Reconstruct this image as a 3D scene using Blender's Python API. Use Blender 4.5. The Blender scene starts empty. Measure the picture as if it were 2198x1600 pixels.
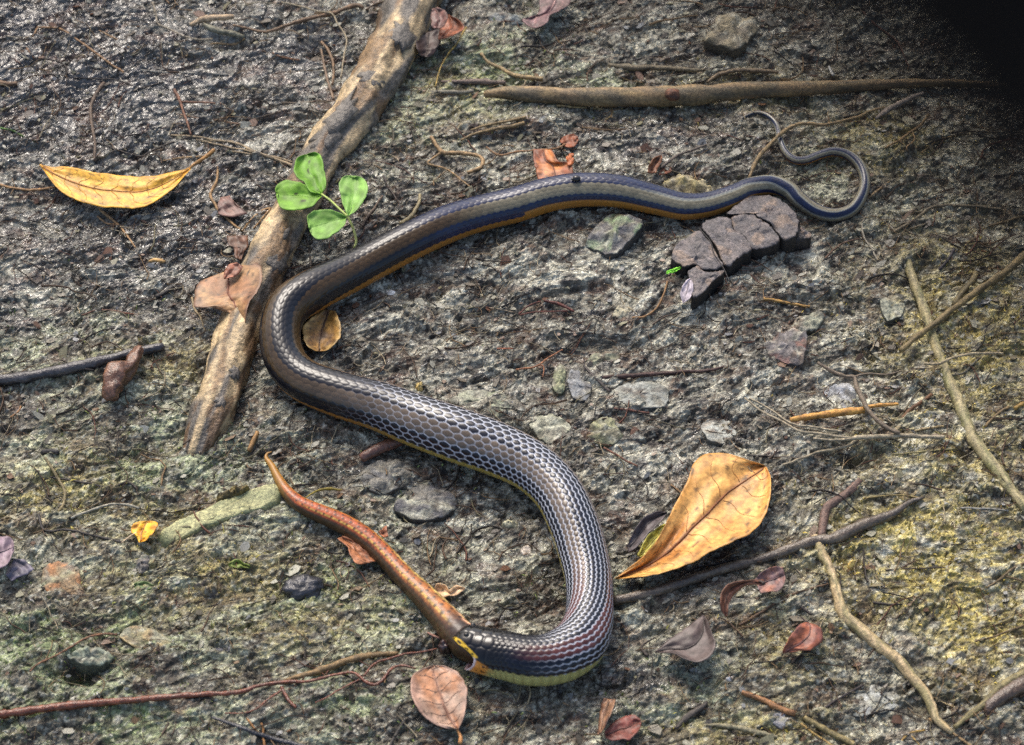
import bpy, math, random
import numpy as np
from mathutils import Vector

# ------------------------------------------------------------------ camera, sky, sun, exposure
W, H = 2198.0, 1600.0
PITCH = math.radians(50.0)
DIST = 1.80
TANH = 0.1944                                   # half width / distance
FPX = W / (2 * TANH)
FWD = np.array([0.0, math.cos(PITCH), -math.sin(PITCH)])
UPV = np.array([0.0, math.sin(PITCH), math.cos(PITCH)])
RGT = np.array([1.0, 0.0, 0.0])
CAM = -FWD * DIST

scn = bpy.context.scene
cd = bpy.data.cameras.new('camera')
cam = bpy.data.objects.new('camera', cd)
scn.collection.objects.link(cam)
cam.location = CAM
cam.rotation_euler = (math.pi / 2 - PITCH, 0, 0)
cd.sensor_width = 36.0
cd.lens = 18.0 / TANH
cd.clip_start = 0.01
cd.clip_end = 500.0
cd.dof.use_dof = True
cd.dof.focus_distance = 1.79
cd.dof.aperture_fstop = 10.5
scn.camera = cam

world = bpy.data.worlds.new('World')
scn.world = world
world.use_nodes = True
wn = world.node_tree
bg = wn.nodes['Background']
sky_tex = wn.nodes.new('ShaderNodeTexSky')
sky_tex.sky_type = 'NISHITA'
sky_tex.sun_disc = False
TO_SUN = Vector((-0.30, 0.85, 1.0)).normalized()
sky_tex.sun_elevation = math.asin(TO_SUN.z)
sky_tex.sun_rotation = math.atan2(TO_SUN.x, TO_SUN.y)
sky_tex.air_density = 1.0
sky_tex.dust_density = 4.0
sky_tex.ozone_density = 0.3
bg.inputs['Strength'].default_value = 0.13
wn.links.new(sky_tex.outputs[0], bg.inputs[0])
sd = bpy.data.lights.new('sun', 'SUN')
sd.energy = 1.5
sd.angle = math.radians(22)
sd.color = (1.0, 0.95, 0.87)
sun = bpy.data.objects.new('sun', sd)
sun.rotation_euler = TO_SUN.to_track_quat('Z', 'Y').to_euler()
scn.collection.objects.link(sun)

scn.view_settings.view_transform = 'Standard'
scn.view_settings.look = 'None'
scn.view_settings.gamma = 1.0
scn.view_settings.use_curve_mapping = False
scn.view_settings.exposure = 0.92
scn.render.engine = 'CYCLES'
scn.cycles.use_denoising = False
scn.cycles.max_bounces = 6
scn.cycles.sample_clamp_indirect = 6.0

rng = np.random.default_rng(7)
random.seed(7)

# ------------------------------------------------------------------ helpers: colour, noise, pixels
def lin(c):
    c = np.asarray(c, float) / 255.0
    return np.where(c <= 0.04045, c / 12.92, ((c + 0.055) / 1.055) ** 2.4)

def mix(a, b, t):
    t = np.asarray(t)[..., None]
    return a * (1 - t) + b * t

def sstep(a, b, x):
    t = np.clip((x - a) / (b - a), 0, 1)
    return t * t * (3 - 2 * t)

_pr = np.random.default_rng(11)
PERM = _pr.permutation(4096)
GRAD = np.stack([np.cos(np.linspace(0, 2 * np.pi, 4096, endpoint=False)),
                 np.sin(np.linspace(0, 2 * np.pi, 4096, endpoint=False))], 1)
RND = _pr.random(4096)

def _h(ix, iy, s):
    return PERM[(PERM[(ix + s * 131) & 4095] + iy) & 4095]

def perlin(x, y, s=0):
    ix = np.floor(x).astype(np.int64); iy = np.floor(y).astype(np.int64)
    fx = x - ix; fy = y - iy
    u = fx * fx * fx * (fx * (fx * 6 - 15) + 10); v = fy * fy * fy * (fy * (fy * 6 - 15) + 10)
    def g(dx, dy):
        gr = GRAD[_h(ix + dx, iy + dy, s)]
        return gr[..., 0] * (fx - dx) + gr[..., 1] * (fy - dy)
    a = g(0, 0) * (1 - u) + g(1, 0) * u
    b = g(0, 1) * (1 - u) + g(1, 1) * u
    return (a * (1 - v) + b * v) * 1.5

def fbm(x, y, s=0, o=4, gain=0.5):
    t = 0; a = 1.0
    for k in range(o):
        t = t + a * perlin(x * 2 ** k, y * 2 ** k, s + k)
        a *= gain
    return t

def facets(x, y, s, tilt=1.0):
    """broken clay: every cell of a jittered lattice is a small tilted plate"""
    ix = np.floor(x).astype(np.int64); iy = np.floor(y).astype(np.int64)
    best = np.full(x.shape, 9.0); out = np.zeros_like(x)
    for dx in (-1, 0, 1):
        for dy in (-1, 0, 1):
            hh = _h(ix + dx, iy + dy, s)
            ox = x - (ix + dx + 0.15 + 0.7 * RND[hh]); oy = y - (iy + dy + 0.15 + 0.7 * RND[(hh + 771) & 4095])
            d = ox * ox + oy * oy
            v = RND[(hh + 1543) & 4095] - 0.5 + tilt * ((RND[(hh + 2100) & 4095] - 0.5) * ox + (RND[(hh + 3001) & 4095] - 0.5) * oy)
            nb = d < best
            out = np.where(nb, v, out); best = np.where(nb, d, best)
    return out

CROPS = {k: v for k, v in zip('ABCDEFGHIJKLMNOQ', [(0, 0), (500, 0), (1050, 0), (1598, 0), (0, 400), (500, 300), (1050, 330),
         (1598, 400), (0, 780), (500, 680), (1050, 730), (1598, 780), (0, 1160), (500, 1160), (1050, 1160), (1598, 1160)])}
ZS = 2182 / 600.0
def Z(k, pts):
    """close-up coordinates -> photograph pixels (third value, a radius, is scaled too)"""
    if k == 'P': return [tuple(p) for p in pts]
    if k == 'R': ox, oy, s = 1420, 400, 2171 / 380.0
    elif k == 'T': ox, oy, s = 900, 1300, 1937 / 230.0
    elif k == 'U': ox, oy, s = 550, 960, 2074 / 350.0
    else: (ox, oy), s = CROPS[k], ZS
    return [(ox + p[0] / s, oy + p[1] / s) + tuple(q / s for q in p[2:]) for p in pts]

def rays(px, py):
    px = np.asarray(px, float); py = np.asarray(py, float)
    return FWD + ((px - W / 2) / FPX)[..., None] * RGT - ((py - H / 2) / FPX)[..., None] * UPV

def on_plane(px, py, z):
    d = rays(px, py)
    t = (z - CAM[2]) / d[..., 2]
    return CAM + d * t[..., None]

def metre_per_px(p):
    return ((p - CAM) @ FWD) / FPX

def catmull(P, n, closed=False):
    P = np.asarray(P, float)
    if closed:
        Q = np.vstack([P[-1], P, P[0], P[1]])
    else:
        Q = np.vstack([2 * P[0] - P[1], P, 2 * P[-1] - P[-2]])
    m = len(Q) - 3
    d = np.linalg.norm(np.diff(Q[1:-1, :2], axis=0), axis=1) + 1e-9
    cum = np.concatenate([[0], np.cumsum(d)])
    t = np.linspace(0, cum[-1], n, endpoint=not closed)
    k = np.clip(np.searchsorted(cum, t, side='right') - 1, 0, m - 1)
    f = ((t - cum[k]) / d[k])[:, None]
    a, b, c, e = Q[k], Q[k + 1], Q[k + 2], Q[k + 3]
    return 0.5 * (2 * b + (c - a) * f + (2 * a - 5 * b + 4 * c - e) * f ** 2 + (3 * b - a - 3 * c + e) * f ** 3)

# ------------------------------------------------------------------ materials
def material(name, rough=0.7, spec=0.5, coat=0.0, grain=600.0, grain_amt=0.35, bump=0.4, bump_scale=900.0, bump_dist=0.0006,
             wet=False, stretch=None, sheen=0.0):
    m = bpy.data.materials.new(name)
    m.use_nodes = True
    nt = m.node_tree; N = nt.nodes; L = nt.links
    b = N['Principled BSDF']
    at = N.new('ShaderNodeAttribute'); at.attribute_name = 'Col'
    geo = N.new('ShaderNodeNewGeometry')
    vec = geo.outputs['Position']
    if stretch:
        mp = N.new('ShaderNodeMapping'); mp.inputs['Scale'].default_value = stretch
        L.new(vec, mp.inputs['Vector']); vec = mp.outputs[0]
    n1 = N.new('ShaderNodeTexNoise'); n1.inputs['Scale'].default_value = grain; n1.inputs['Detail'].default_value = 4
    L.new(vec, n1.inputs['Vector'])
    mr = N.new('ShaderNodeMapRange')
    mr.inputs['From Min'].default_value = 0.3; mr.inputs['From Max'].default_value = 0.7
    mr.inputs['To Min'].default_value = 1 - grain_amt; mr.inputs['To Max'].default_value = 1 + grain_amt
    L.new(n1.outputs['Fac'], mr.inputs['Value'])
    mul = N.new('ShaderNodeVectorMath'); mul.operation = 'SCALE'
    L.new(at.outputs['Color'], mul.inputs[0]); L.new(mr.outputs[0], mul.inputs['Scale'])
    L.new(mul.outputs[0], b.inputs['Base Color'])
    b.inputs['Roughness'].default_value = rough
    b.inputs['Specular IOR Level'].default_value = spec
    b.inputs['Coat Weight'].default_value = coat
    b.inputs['Coat Roughness'].default_value = 0.12
    if bump:
        n2 = N.new('ShaderNodeTexNoise'); n2.inputs['Scale'].default_value = bump_scale; n2.inputs['Detail'].default_value = 3; n2.inputs['Roughness'].default_value = 0.65
        L.new(vec, n2.inputs['Vector'])
        bp = N.new('ShaderNodeBump'); bp.inputs['Strength'].default_value = bump; bp.inputs['Distance'].default_value = bump_dist
        L.new(n2.outputs['Fac'], bp.inputs['Height']); L.new(bp.outputs[0], b.inputs['Normal'])
        if coat: L.new(bp.outputs[0], b.inputs['Coat Normal'])
    if wet == 'skin':
        wa = N.new('ShaderNodeAttribute'); wa.attribute_name = 'wet'
        r = N.new('ShaderNodeMapRange'); r.inputs['To Min'].default_value = rough; r.inputs['To Max'].default_value = 0.16
        L.new(wa.outputs['Fac'], r.inputs['Value']); L.new(r.outputs[0], b.inputs['Roughness'])
    elif wet:
        wa = N.new('ShaderNodeAttribute'); wa.attribute_name = 'wet'
        n3 = N.new('ShaderNodeTexNoise'); n3.inputs['Scale'].default_value = 260; n3.inputs['Detail'].default_value = 2
        L.new(geo.outputs['Position'], n3.inputs['Vector'])
        ad = N.new('ShaderNodeMath'); ad.operation = 'MULTIPLY_ADD'
        L.new(n3.outputs['Fac'], ad.inputs[0]); ad.inputs[1].default_value = 0.7; ad.inputs[2].default_value = -0.35
        a2 = N.new('ShaderNodeMath'); a2.operation = 'ADD'; a2.use_clamp = True
        L.new(ad.outputs[0], a2.inputs[0]); L.new(wa.outputs['Fac'], a2.inputs[1])
        r = N.new('ShaderNodeMapRange'); r.inputs['To Min'].default_value = 0.78; r.inputs['To Max'].default_value = 0.10
        L.new(a2.outputs[0], r.inputs['Value']); L.new(r.outputs[0], b.inputs['Roughness'])
    return m

M_GROUND = material('wet_mud', wet=True, grain=700, grain_amt=0.55, bump=0.9, bump_scale=800, bump_dist=0.0012)
def granulate(m, scale, amt, film):
    """crisp grains in the mud and, where it is wet, a thin film of water"""
    nt = m.node_tree; N = nt.nodes; L = nt.links; b = N['Principled BSDF']
    geo = N.new('ShaderNodeNewGeometry')
    src = b.inputs['Base Color'].links[0].from_socket
    for sc, am in ((scale, amt), (scale * 2.3, amt * 0.8)):
        v = N.new('ShaderNodeTexVoronoi'); v.inputs['Scale'].default_value = sc
        L.new(geo.outputs['Position'], v.inputs['Vector'])
        mr = N.new('ShaderNodeMapRange'); mr.inputs['To Min'].default_value = 1 - am; mr.inputs['To Max'].default_value = 1 + am * 1.15
        L.new(v.outputs['Color'], mr.inputs['Value'])
        ml = N.new('ShaderNodeVectorMath'); ml.operation = 'SCALE'
        L.new(src, ml.inputs[0]); L.new(mr.outputs[0], ml.inputs['Scale']); src = ml.outputs[0]
        if sc == scale: v0 = v
    L.new(src, b.inputs['Base Color'])
    bp0 = b.inputs['Normal'].links[0].from_node
    bp1 = N.new('ShaderNodeBump'); bp1.inputs['Strength'].default_value = 0.8; bp1.inputs['Distance'].default_value = 0.0009
    L.new(v0.outputs['Color'], bp1.inputs['Height']); L.new(bp0.outputs[0], bp1.inputs['Normal']); L.new(bp1.outputs[0], b.inputs['Normal'])
    wa = N.new('ShaderNodeAttribute'); wa.attribute_name = 'wet'
    n = N.new('ShaderNodeTexNoise'); n.inputs['Scale'].default_value = 420; n.inputs['Detail'].default_value = 2
    L.new(geo.outputs['Position'], n.inputs['Vector'])
    r = N.new('ShaderNodeMapRange'); r.inputs['From Min'].default_value = 0.42; r.inputs['From Max'].default_value = 1.0; r.inputs['To Max'].default_value = film
    L.new(wa.outputs['Fac'], r.inputs['Value']); L.new(r.outputs[0], b.inputs['Coat Weight'])
    b.inputs['Coat Roughness'].default_value = 0.05
    bc = N.new('ShaderNodeBump'); bc.inputs['Strength'].default_value = 0.7; bc.inputs['Distance'].default_value = 0.0010
    L.new(n.outputs['Fac'], bc.inputs['Height']); L.new(bc.outputs[0], b.inputs['Coat Normal'])
granulate(M_GROUND, 420, 0.34, 1.0)
M_CRUMB = material('crumb_soil', rough=0.40, grain=900, grain_amt=0.35, bump=0.5, bump_scale=1500, bump_dist=0.0005)
M_WOOD = material('twig_bark', rough=0.62, grain=420, grain_amt=0.45, bump=0.7, bump_scale=700, bump_dist=0.0010)
M_WETWOOD = material('wet_bark', rough=0.32, spec=0.6, grain=420, grain_amt=0.45, bump=0.7, bump_scale=520, bump_dist=0.0011)
M_ROOT = material('root_bark', rough=0.5, grain=260, grain_amt=0.5, bump=0.9, bump_scale=420, bump_dist=0.0016)
M_LEAF = material('dead_leaf', rough=0.48, spec=0.35, grain=260, grain_amt=0.34, bump=0.35, bump_scale=420, bump_dist=0.0006)
M_GREEN = material('green_leaf', rough=0.55, spec=0.35, grain=300, grain_amt=0.14, bump=0.25, bump_scale=500, bump_dist=0.0004)
M_STONE = material('damp_stone', rough=0.6, grain=500, grain_amt=0.5, bump=0.8, bump_scale=700, bump_dist=0.0011)
M_SNAKE = material('snake_skin', wet='skin', rough=0.25, spec=0.38, coat=0.0, grain=900, grain_amt=0.10, bump=0.12, bump_scale=1800, bump_dist=0.0003)
M_PREY = material('prey_skin', rough=0.45, spec=0.4, coat=0.08, grain=700, grain_amt=0.15, bump=0.1, bump_scale=1500, bump_dist=0.0003)
M_GLOSS = material('glossy_shell', rough=0.18, spec=0.6, grain=500, grain_amt=0.3, bump=0.3, bump_scale=600, bump_dist=0.0005)
M_OBSTRUCTION = material('obstruction_dark', rough=0.95, spec=0.1, grain=120, grain_amt=0.4, bump=0.8, bump_scale=160, bump_dist=0.003)

# ------------------------------------------------------------------ mesh builders
def mesh(name, V, F, col, mat, parent=None, smooth=True, wet=None):
    """V (n,3); F (m,k) int array or list of such arrays; col (n,3) linear."""
    if not isinstance(F, (list, tuple)): F = [F]
    F = [np.asarray(f, np.int32) for f in F if len(f)]
    me = bpy.data.meshes.new(name)
    V = np.ascontiguousarray(V, np.float32)
    me.vertices.add(len(V)); me.vertices.foreach_set('co', V.ravel())
    loops = np.concatenate([f.ravel() for f in F])
    cnt = np.concatenate([np.full(len(f), f.shape[1]) for f in F])
    start = np.concatenate([[0], np.cumsum(cnt)[:-1]])
    me.loops.add(len(loops)); me.loops.foreach_set('vertex_index', loops.astype(np.int32))
    me.polygons.add(len(cnt))
    me.polygons.foreach_set('loop_start', start.astype(np.int32))
    me.polygons.foreach_set('loop_total', cnt.astype(np.int32))
    me.polygons.foreach_set('use_smooth', np.full(len(cnt), smooth))
    me.update(calc_edges=True)
    ca = me.attributes.new('Col', 'FLOAT_COLOR', 'POINT')
    c4 = np.ones((len(V), 4), np.float32); c4[:, :3] = np.clip(col, 0, 1)
    ca.data.foreach_set('color', c4.ravel())
    if wet is not None:
        wa = me.attributes.new('wet', 'FLOAT', 'POINT')
        wa.data.foreach_set('value', np.ascontiguousarray(wet, np.float32))
    me.materials.append(mat)
    o = bpy.data.objects.new(name, me)
    scn.collection.objects.link(o)
    if parent is not None: o.parent = parent
    return o

def tag(o, label, cat, group=None, kind=None):
    o['label'] = label; o['category'] = cat
    if group: o['group'] = group
    if kind: o['kind'] = kind
    return o

def grid_faces(nu, nv, closed_v=False):
    i = np.arange(nu - 1)[:, None]; j = np.arange(nv if closed_v else nv - 1)[None, :]
    a = i * nv + j; b = i * nv + (j + 1) % nv
    return np.stack([a, b, b + nv, a + nv], -1).reshape(-1, 4)

# ------------------------------------------------------------------ the ground
STEP = 0.00115
fx = np.arange(-0.455, 0.4551, STEP); fy = np.arange(-0.335, 0.4351, STEP)
def outer(e):
    k = np.cumsum(0.003 * 1.42 ** np.arange(26))
    return np.concatenate([e[0] - k[::-1], e, e[-1] + k])
gx = outer(fx); gy = outer(fy)
X, Y = np.meshgrid(gx, gy)

def height(X, Y):
    wx = X + 0.012 * perlin(X / 0.05, Y / 0.05, 40); wy = Y + 0.012 * perlin(X / 0.05, Y / 0.05, 41)
    ca, sa = math.cos(math.radians(24)), math.sin(math.radians(24))
    a = wx * ca + wy * sa; b = -wx * sa + wy * ca            # a runs along the grain of the mud
    h = 0.008 * perlin(X / 0.27, Y / 0.27, 1) + 0.005 * perlin(X / 0.11, Y / 0.11, 2)
    q = fbm(a / 0.075, b / 0.030, 5, 3)
    h += 0.0026 * sstep(-0.08, 0.04, q) + 0.0018 * sstep(0.25, 0.34, q)       # ledges
    q2 = fbm(a / 0.022, b / 0.013, 9, 2)
    h += 0.0016 * sstep(-0.05, 0.05, q2)
    h += 0.0014 * perlin(a / 0.04, b / 0.022, 12)
    rmask = 0.15 + 1.05 * sstep(-0.2, 0.45, fbm(wx / 0.06, wy / 0.04, 81, 2))
    j1 = 0.25 * perlin(wx / 0.006, wy / 0.005, 15); j2 = 0.25 * perlin(wx / 0.006, wy / 0.005, 19)
    h += rmask * 0.0019 * facets(a / 0.018 + j1, b / 0.012 + j2, 51, 1.2)
    h += rmask * 0.0015 * facets(wx / 0.0085 + j1 * 1.5, wy / 0.0068 + j2 * 1.5, 52, 1.6)
    h += rmask * 0.0011 * facets(wx / 0.0044 + j1, wy / 0.0038 + j2, 53, 1.8)
    h += 0.0009 * perlin(wx / 0.0056, wy / 0.0046, 17)
    h += 0.0008 * perlin(wx / 0.0030, wy / 0.0027, 18)
    return h
HG = height(X, Y)
for px, py, rx, ry, dep in ((168, 1440, 52, 22, .016), (690, 105, 40, 28, .010), (1985, 615, 22, 50, .010), (1860, 1318, 34, 30, .012), (2078, 975, 22, 18, .010), (1160, 1085, 30, 14, .008),
                            (880, 1085, 40, 14, .007), (620, 215, 50, 16, .006), (1655, 380, 30, 14, .004), (150, 120, 60, 20, .006), (490, 90, 60, 14, .008), (1840, 985, 50, 22, .010), (1330, 1460, 60, 26, .006), (1575, 1320, 40, 16, .006), (1120, 925, 16, 30, .008), (1420, 1300, 60, 12, .006)):
    cpt = on_plane(np.array(px), np.array(py), np.array(0.004)); mm = metre_per_px(cpt)
    HG -= dep * np.exp(-(((X - cpt[0]) / (rx * mm)) ** 2 + ((Y - cpt[1]) / (ry * mm / math.sin(PITCH))) ** 2))
I0, J0 = 26, 26
HF = HG[J0:J0 + len(fy), I0:I0 + len(fx)]
def blur(A, k):
    for ax in (0, 1):
        P = np.pad(A, [(k, k) if a == ax else (0, 0) for a in (0, 1)], mode='edge')
        c = np.cumsum(P, axis=ax); z = np.zeros_like(np.take(c, [0], ax))
        c = np.concatenate([z, c], ax)
        n = A.shape[ax]
        A = (np.take(c, np.arange(2 * k + 1, 2 * k + 1 + n), ax) - np.take(c, np.arange(n), ax)) / (2 * k + 1)
    return A
HS = blur(blur(HF, 5), 5)
HSS = blur(blur(HF, 16), 16)
def sample(A, x, y):
    u = np.clip((np.asarray(x) - fx[0]) / STEP, 0, len(fx) - 1.001); v = np.clip((np.asarray(y) - fy[0]) / STEP, 0, len(fy) - 1.001)
    i = u.astype(int); j = v.astype(int); a = u - i; b = v - j
    return (A[j, i] * (1 - a) + A[j, i + 1] * a) * (1 - b) + (A[j + 1, i] * (1 - a) + A[j + 1, i + 1] * a) * b
def on_ground(px, py, lift=0.0, A=None):
    A = HS if A is None else A
    p = on_plane(px, py, np.zeros_like(np.asarray(px, float)) + 0.006)
    for _ in range(5):
        p = on_plane(px, py, sample(A, p[..., 0], p[..., 1]) + lift)
    return p

def blob(spec):
    t = np.zeros_like(X)
    for px, py, rx, ry, w in spec:
        c = on_plane(np.array(px), np.array(py), np.array(0.004)); m = metre_per_px(c)
        d = ((X - c[0]) / (rx * m)) ** 2 + ((Y - c[1]) / (ry * m / math.sin(PITCH))) ** 2
        t = np.maximum(t, w * np.exp(-d))
    return t
n_big = fbm(X / 0.05, Y / 0.035, 21, 4); n_mid = fbm(X / 0.013, Y / 0.009, 25, 3); n_fin = fbm(X / 0.004, Y / 0.003, 29, 2)
yel = blob([(1990, 1190, 260, 130, 1.0), (2100, 1330, 160, 130, .9), (1900, 300, 170, 70, .55), (2080, 700, 200, 220, .75), (2050, 980, 200, 120, .6),
            (430, 1230, 240, 90, .5), (300, 1120, 260, 60, .4), (650, 1330, 200, 90, .35), (1650, 200, 300, 60, .35), (1700, 1350, 160, 120, .4),
            (120, 1050, 160, 90, .5), (960, 200, 160, 90, .35), (350, 780, 150, 60, .4), (1620, 1560, 200, 60, .45)])
grn = blob([(150, 1380, 330, 140, .9), (200, 1540, 320, 90, .9), (700, 1280, 300, 140, .7), (800, 1500, 250, 110, .7), (300, 980, 320, 130, .65), (1050, 150, 180, 120, .7),
            (1230, 1260, 160, 60, .5), (1500, 1500, 300, 110, .4), (150, 760, 260, 110, .45), (1250, 180, 200, 60, .5), (1800, 380, 200, 90, .3), (650, 1080, 240, 100, .4), (870, 250, 120, 140, .4)])
wetz = blob([(150, 180, 500, 260, 1.0), (320, 480, 420, 190, .75), (60, 40, 460, 160, 1.0), (1380, 260, 240, 110, .55), (620, 120, 240, 120, .7), (150, 640, 300, 110, .5), (1550, 1250, 160, 60, .4), (1350, 1460, 140, 80, .5)])
grey = mix(lin((100, 95, 82)), lin((164, 161, 144)), sstep(-0.25, 0.4, n_big))
grey = mix(grey, lin((60, 57, 54)), np.clip(wetz * 1.0, 0, 1))
C = mix(grey, lin((120, 132, 90)), np.clip(grn * 1.2, 0, 1) * sstep(-0.4, 0.2, n_big + 0.5 * n_mid))
C = mix(C, lin((168, 154, 88)), np.clip(yel * 1.2, 0, 1) * sstep(-0.4, 0.25, 0.6 * n_mid - 0.3 * n_big + 0.1))
hum = (1 - 0.6 * np.clip(yel + 0.5 * grn, 0, 1))
C = mix(C, lin((46, 39, 33)), 0.85 * hum * sstep(0.10, 0.36, fbm(X / 0.018, Y / 0.013, 33, 4)))          # dark humus
C = mix(C, lin((84, 58, 40)), 0.6 * hum * sstep(0.28, 0.5, fbm(X / 0.03, Y / 0.02, 37, 3)))            # brown humus
fac = facets(X / 0.0058, Y / 0.0050, 57, 0.0)
C = C * (1 + 0.7 * fac)[..., None]
C = mix(C, lin((186, 186, 170)), 0.5 * (1 - 0.7 * np.clip(wetz, 0, 1)) * sstep(0.24, 0.5, n_fin))
C = mix(C, lin((32, 28, 25)), 0.7 * sstep(0.20, 0.48, fbm(X / 0.0048, Y / 0.0030, 44, 2)))
wet = np.clip(0.46 + 0.60 * wetz + 0.35 * n_mid - 0.35 * yel - 0.15 * grn, 0, 1)
ground = mesh('ground', np.stack([X, Y, HG], -1).reshape(-1, 3), grid_faces(len(gy), len(gx)), C.reshape(-1, 3), M_GROUND, wet=wet.ravel(), smooth=False)
ground['kind'] = 'structure'
ground['label'] = 'wet grey mud of the forest floor with mossy green and yellow patches'
CF = C[J0:J0 + len(fy), I0:I0 + len(fx)]
YF = yel[J0:J0 + len(fy), I0:I0 + len(fx)]; WF = wetz[J0:J0 + len(fy), I0:I0 + len(fx)]
def sampleC(x, y):
    i = np.clip(((x - fx[0]) / STEP).astype(int), 0, len(fx) - 1); j = np.clip(((y - fy[0]) / STEP).astype(int), 0, len(fy) - 1)
    return CF[j, i], YF[j, i], WF[j, i]

# ------------------------------------------------------------------ tubes: sticks, roots, bodies
def frames(P):
    T = np.gradient(P, axis=0); T /= np.linalg.norm(T, axis=1)[:, None] + 1e-12
    n = np.array([0, 0, 1.0]); Ns = []
    for t in T:
        n = n - t * (n @ t)
        if np.linalg.norm(n) < 1e-6: n = np.array([1.0, 0, 0]) - t * t[0]
        n = n / np.linalg.norm(n); Ns.append(n)
    Ns = np.array(Ns)
    return T, Ns, np.cross(T, Ns)

_seed = [100]
def tube_mesh(name, P, R, col, mat, parent=None, sides=9, rough=0.12, col2=None, col3=None, amt2=0.5, amt3=0.35, side_scale=1.0):
    _seed[0] += 7; s = _seed[0]
    P = np.asarray(P); R = np.asarray(R)
    T, Nn, B = frames(P)
    L = np.concatenate([[0], np.cumsum(np.linalg.norm(np.diff(P, axis=0), axis=1))])
    th = np.linspace(0, 2 * np.pi, sides, endpoint=False)
    r0 = max(float(R.max()), 1e-4)
    ll, tt = np.meshgrid(L / r0, th, indexing='ij')
    nz = fbm(ll * 0.45 + s * 3.1, np.cos(tt) * 1.3 + 7 + np.sin(tt) * 0.9, s % 50, 3) + 0.5 * perlin(ll * 1.3 + s, np.sin(tt) * 2.2, s % 50 + 3)
    rr = R[:, None] * (1 + rough * nz)
    V = P[:, None, :] + rr[..., None] * (np.cos(tt)[..., None] * Nn[:, None, :] + np.sin(tt)[..., None] * B[:, None, :])
    n = len(P)
    V = V.reshape(-1, 3)
    F = grid_faces(n, sides, True)
    V = np.vstack([V, P[0] - T[0] * R[0] * 0.3, P[-1] + T[-1] * R[-1] * 0.3])
    k = np.arange(sides); k2 = (k + 1) % sides
    c0 = np.stack([k2, k, np.full(sides, n * sides)], 1)
    c1 = np.stack([(n - 1) * sides + k, (n - 1) * sides + k2, np.full(sides, n * sides + 1)], 1)
    base = lin(col)
    c = np.broadcast_to(base, (n, sides, 3)).copy()
    pn = fbm(ll * 0.22 + s, np.cos(tt) * 0.8 + np.sin(tt) * 1.1 + s * 0.37, s % 40 + 9, 3)
    if col2 is not None: c = mix(c, lin(col2), amt2 * 2 * sstep(-0.05, 0.4, pn).clip(0, .5))
    if col3 is not None:
        pm = fbm(ll * 0.4 + s * 1.7, np.sin(tt) * 1.2 + s * 0.11, s % 40 + 14, 3)
        c = mix(c, lin(col3), amt3 * 2 * sstep(0.05, 0.35, pm).clip(0, .5))
    c = c * (1 + 0.3 * perlin(ll * 2.2 + s, tt * 2, s % 33) + 0.35 * fbm(ll * 0.9 + s, np.cos(tt) * 1.5 + np.sin(tt) * 2.1, s % 23 + 4, 3))[..., None]
    c = np.vstack([c.reshape(-1, 3), c[0, 0] * 1.15, c[-1, 0] * 1.15])
    return mesh(name, V, [F, c0, c1], c, mat, parent)

def path3(pts, sink=0.55, lift=0.0, A=None, seg=None, wob=0.0):
    """pts: photograph pixels (x, y, radius px[, extra lift in mm]) -> 3-D centre line and radii on the mud"""
    P = np.array([(p[0], p[1], p[2], p[3] if len(p) > 3 else 0.0) for p in pts], float)
    ln = np.linalg.norm(np.diff(P[:, :2], axis=0), axis=1).sum()
    n = seg or int(np.clip(ln / max(4.0, P[:, 2].max() * 0.9), 6, 160))
    Q = catmull(P, n); Q[:, 2] = np.maximum(Q[:, 2], 0.5)
    if wob:
        s = random.random() * 90
        t = np.arange(n) / n * ln / 26
        Q[:, 0] += wob * perlin(t + s, t * 0 + 1.7, 3); Q[:, 1] += wob * perlin(t + s, t * 0 + 5.2, 4)
    m = metre_per_px(on_plane(Q[:, 0], Q[:, 1], np.full(n, 0.004)))
    R = Q[:, 2] * m
    C3 = on_ground(Q[:, 0], Q[:, 1], R * sink + lift + Q[:, 3] * 0.001, A)
    k = 5
    if n > 12:                                   # stiff: iron out the bumps of the mud
        z = np.convolve(np.pad(C3[:, 2], k, mode='edge'), np.ones(2 * k + 1) / (2 * k + 1), 'valid')
        C3 = on_plane(Q[:, 0], Q[:, 1], z)
    return C3, R

TAN = (150, 122, 84); GRY = (120, 114, 100); BRN = (92, 66, 46); DRK = (48, 42, 38); PAL = (176, 160, 124); YLW = (178, 140, 70); OLV = (134, 126, 84); RED = (104, 62, 46)
def stick(crop, pts, label, col, name='twig', cat='twig', sink=0.5, lift=0.0008, mat=None, sides=8, rough=0.14, col2=None, col3=None, group=None, sub=(), wob=1.2, A=None):
    P, R = path3(Z(crop, pts), sink, lift, wob=wob, A=A)
    col = tuple(0.88 * np.array(col)); R = R * (1 + 0.22 * np.clip(perlin(np.arange(len(R)) * 0.45 + random.random() * 50, np.zeros(len(R)) + 2.3, 9), -0.5, 1))
    o = tube_mesh(name, P, R, col, mat or M_WOOD, None, sides, rough * 1.3, col2 or tuple(0.62 * np.array(col)), col3)
    tag(o, label, cat, group)
    for nm, cr, sp in sub:
        P, R = path3(Z(cr, sp), sink, lift, wob=wob, A=A)
        tube_mesh(nm, P, R, col, mat or M_WOOD, o, max(5, sides - 2), rough, col2 or tuple(0.62 * np.array(col)), col3)
    return o
def uni(pts, r0, r1=None):
    r1 = r0 if r1 is None else r1
    n = len(pts)
    return [(p[0], p[1], r0 + (r1 - r0) * i / (n - 1)) for i, p in enumerate(pts)]

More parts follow.
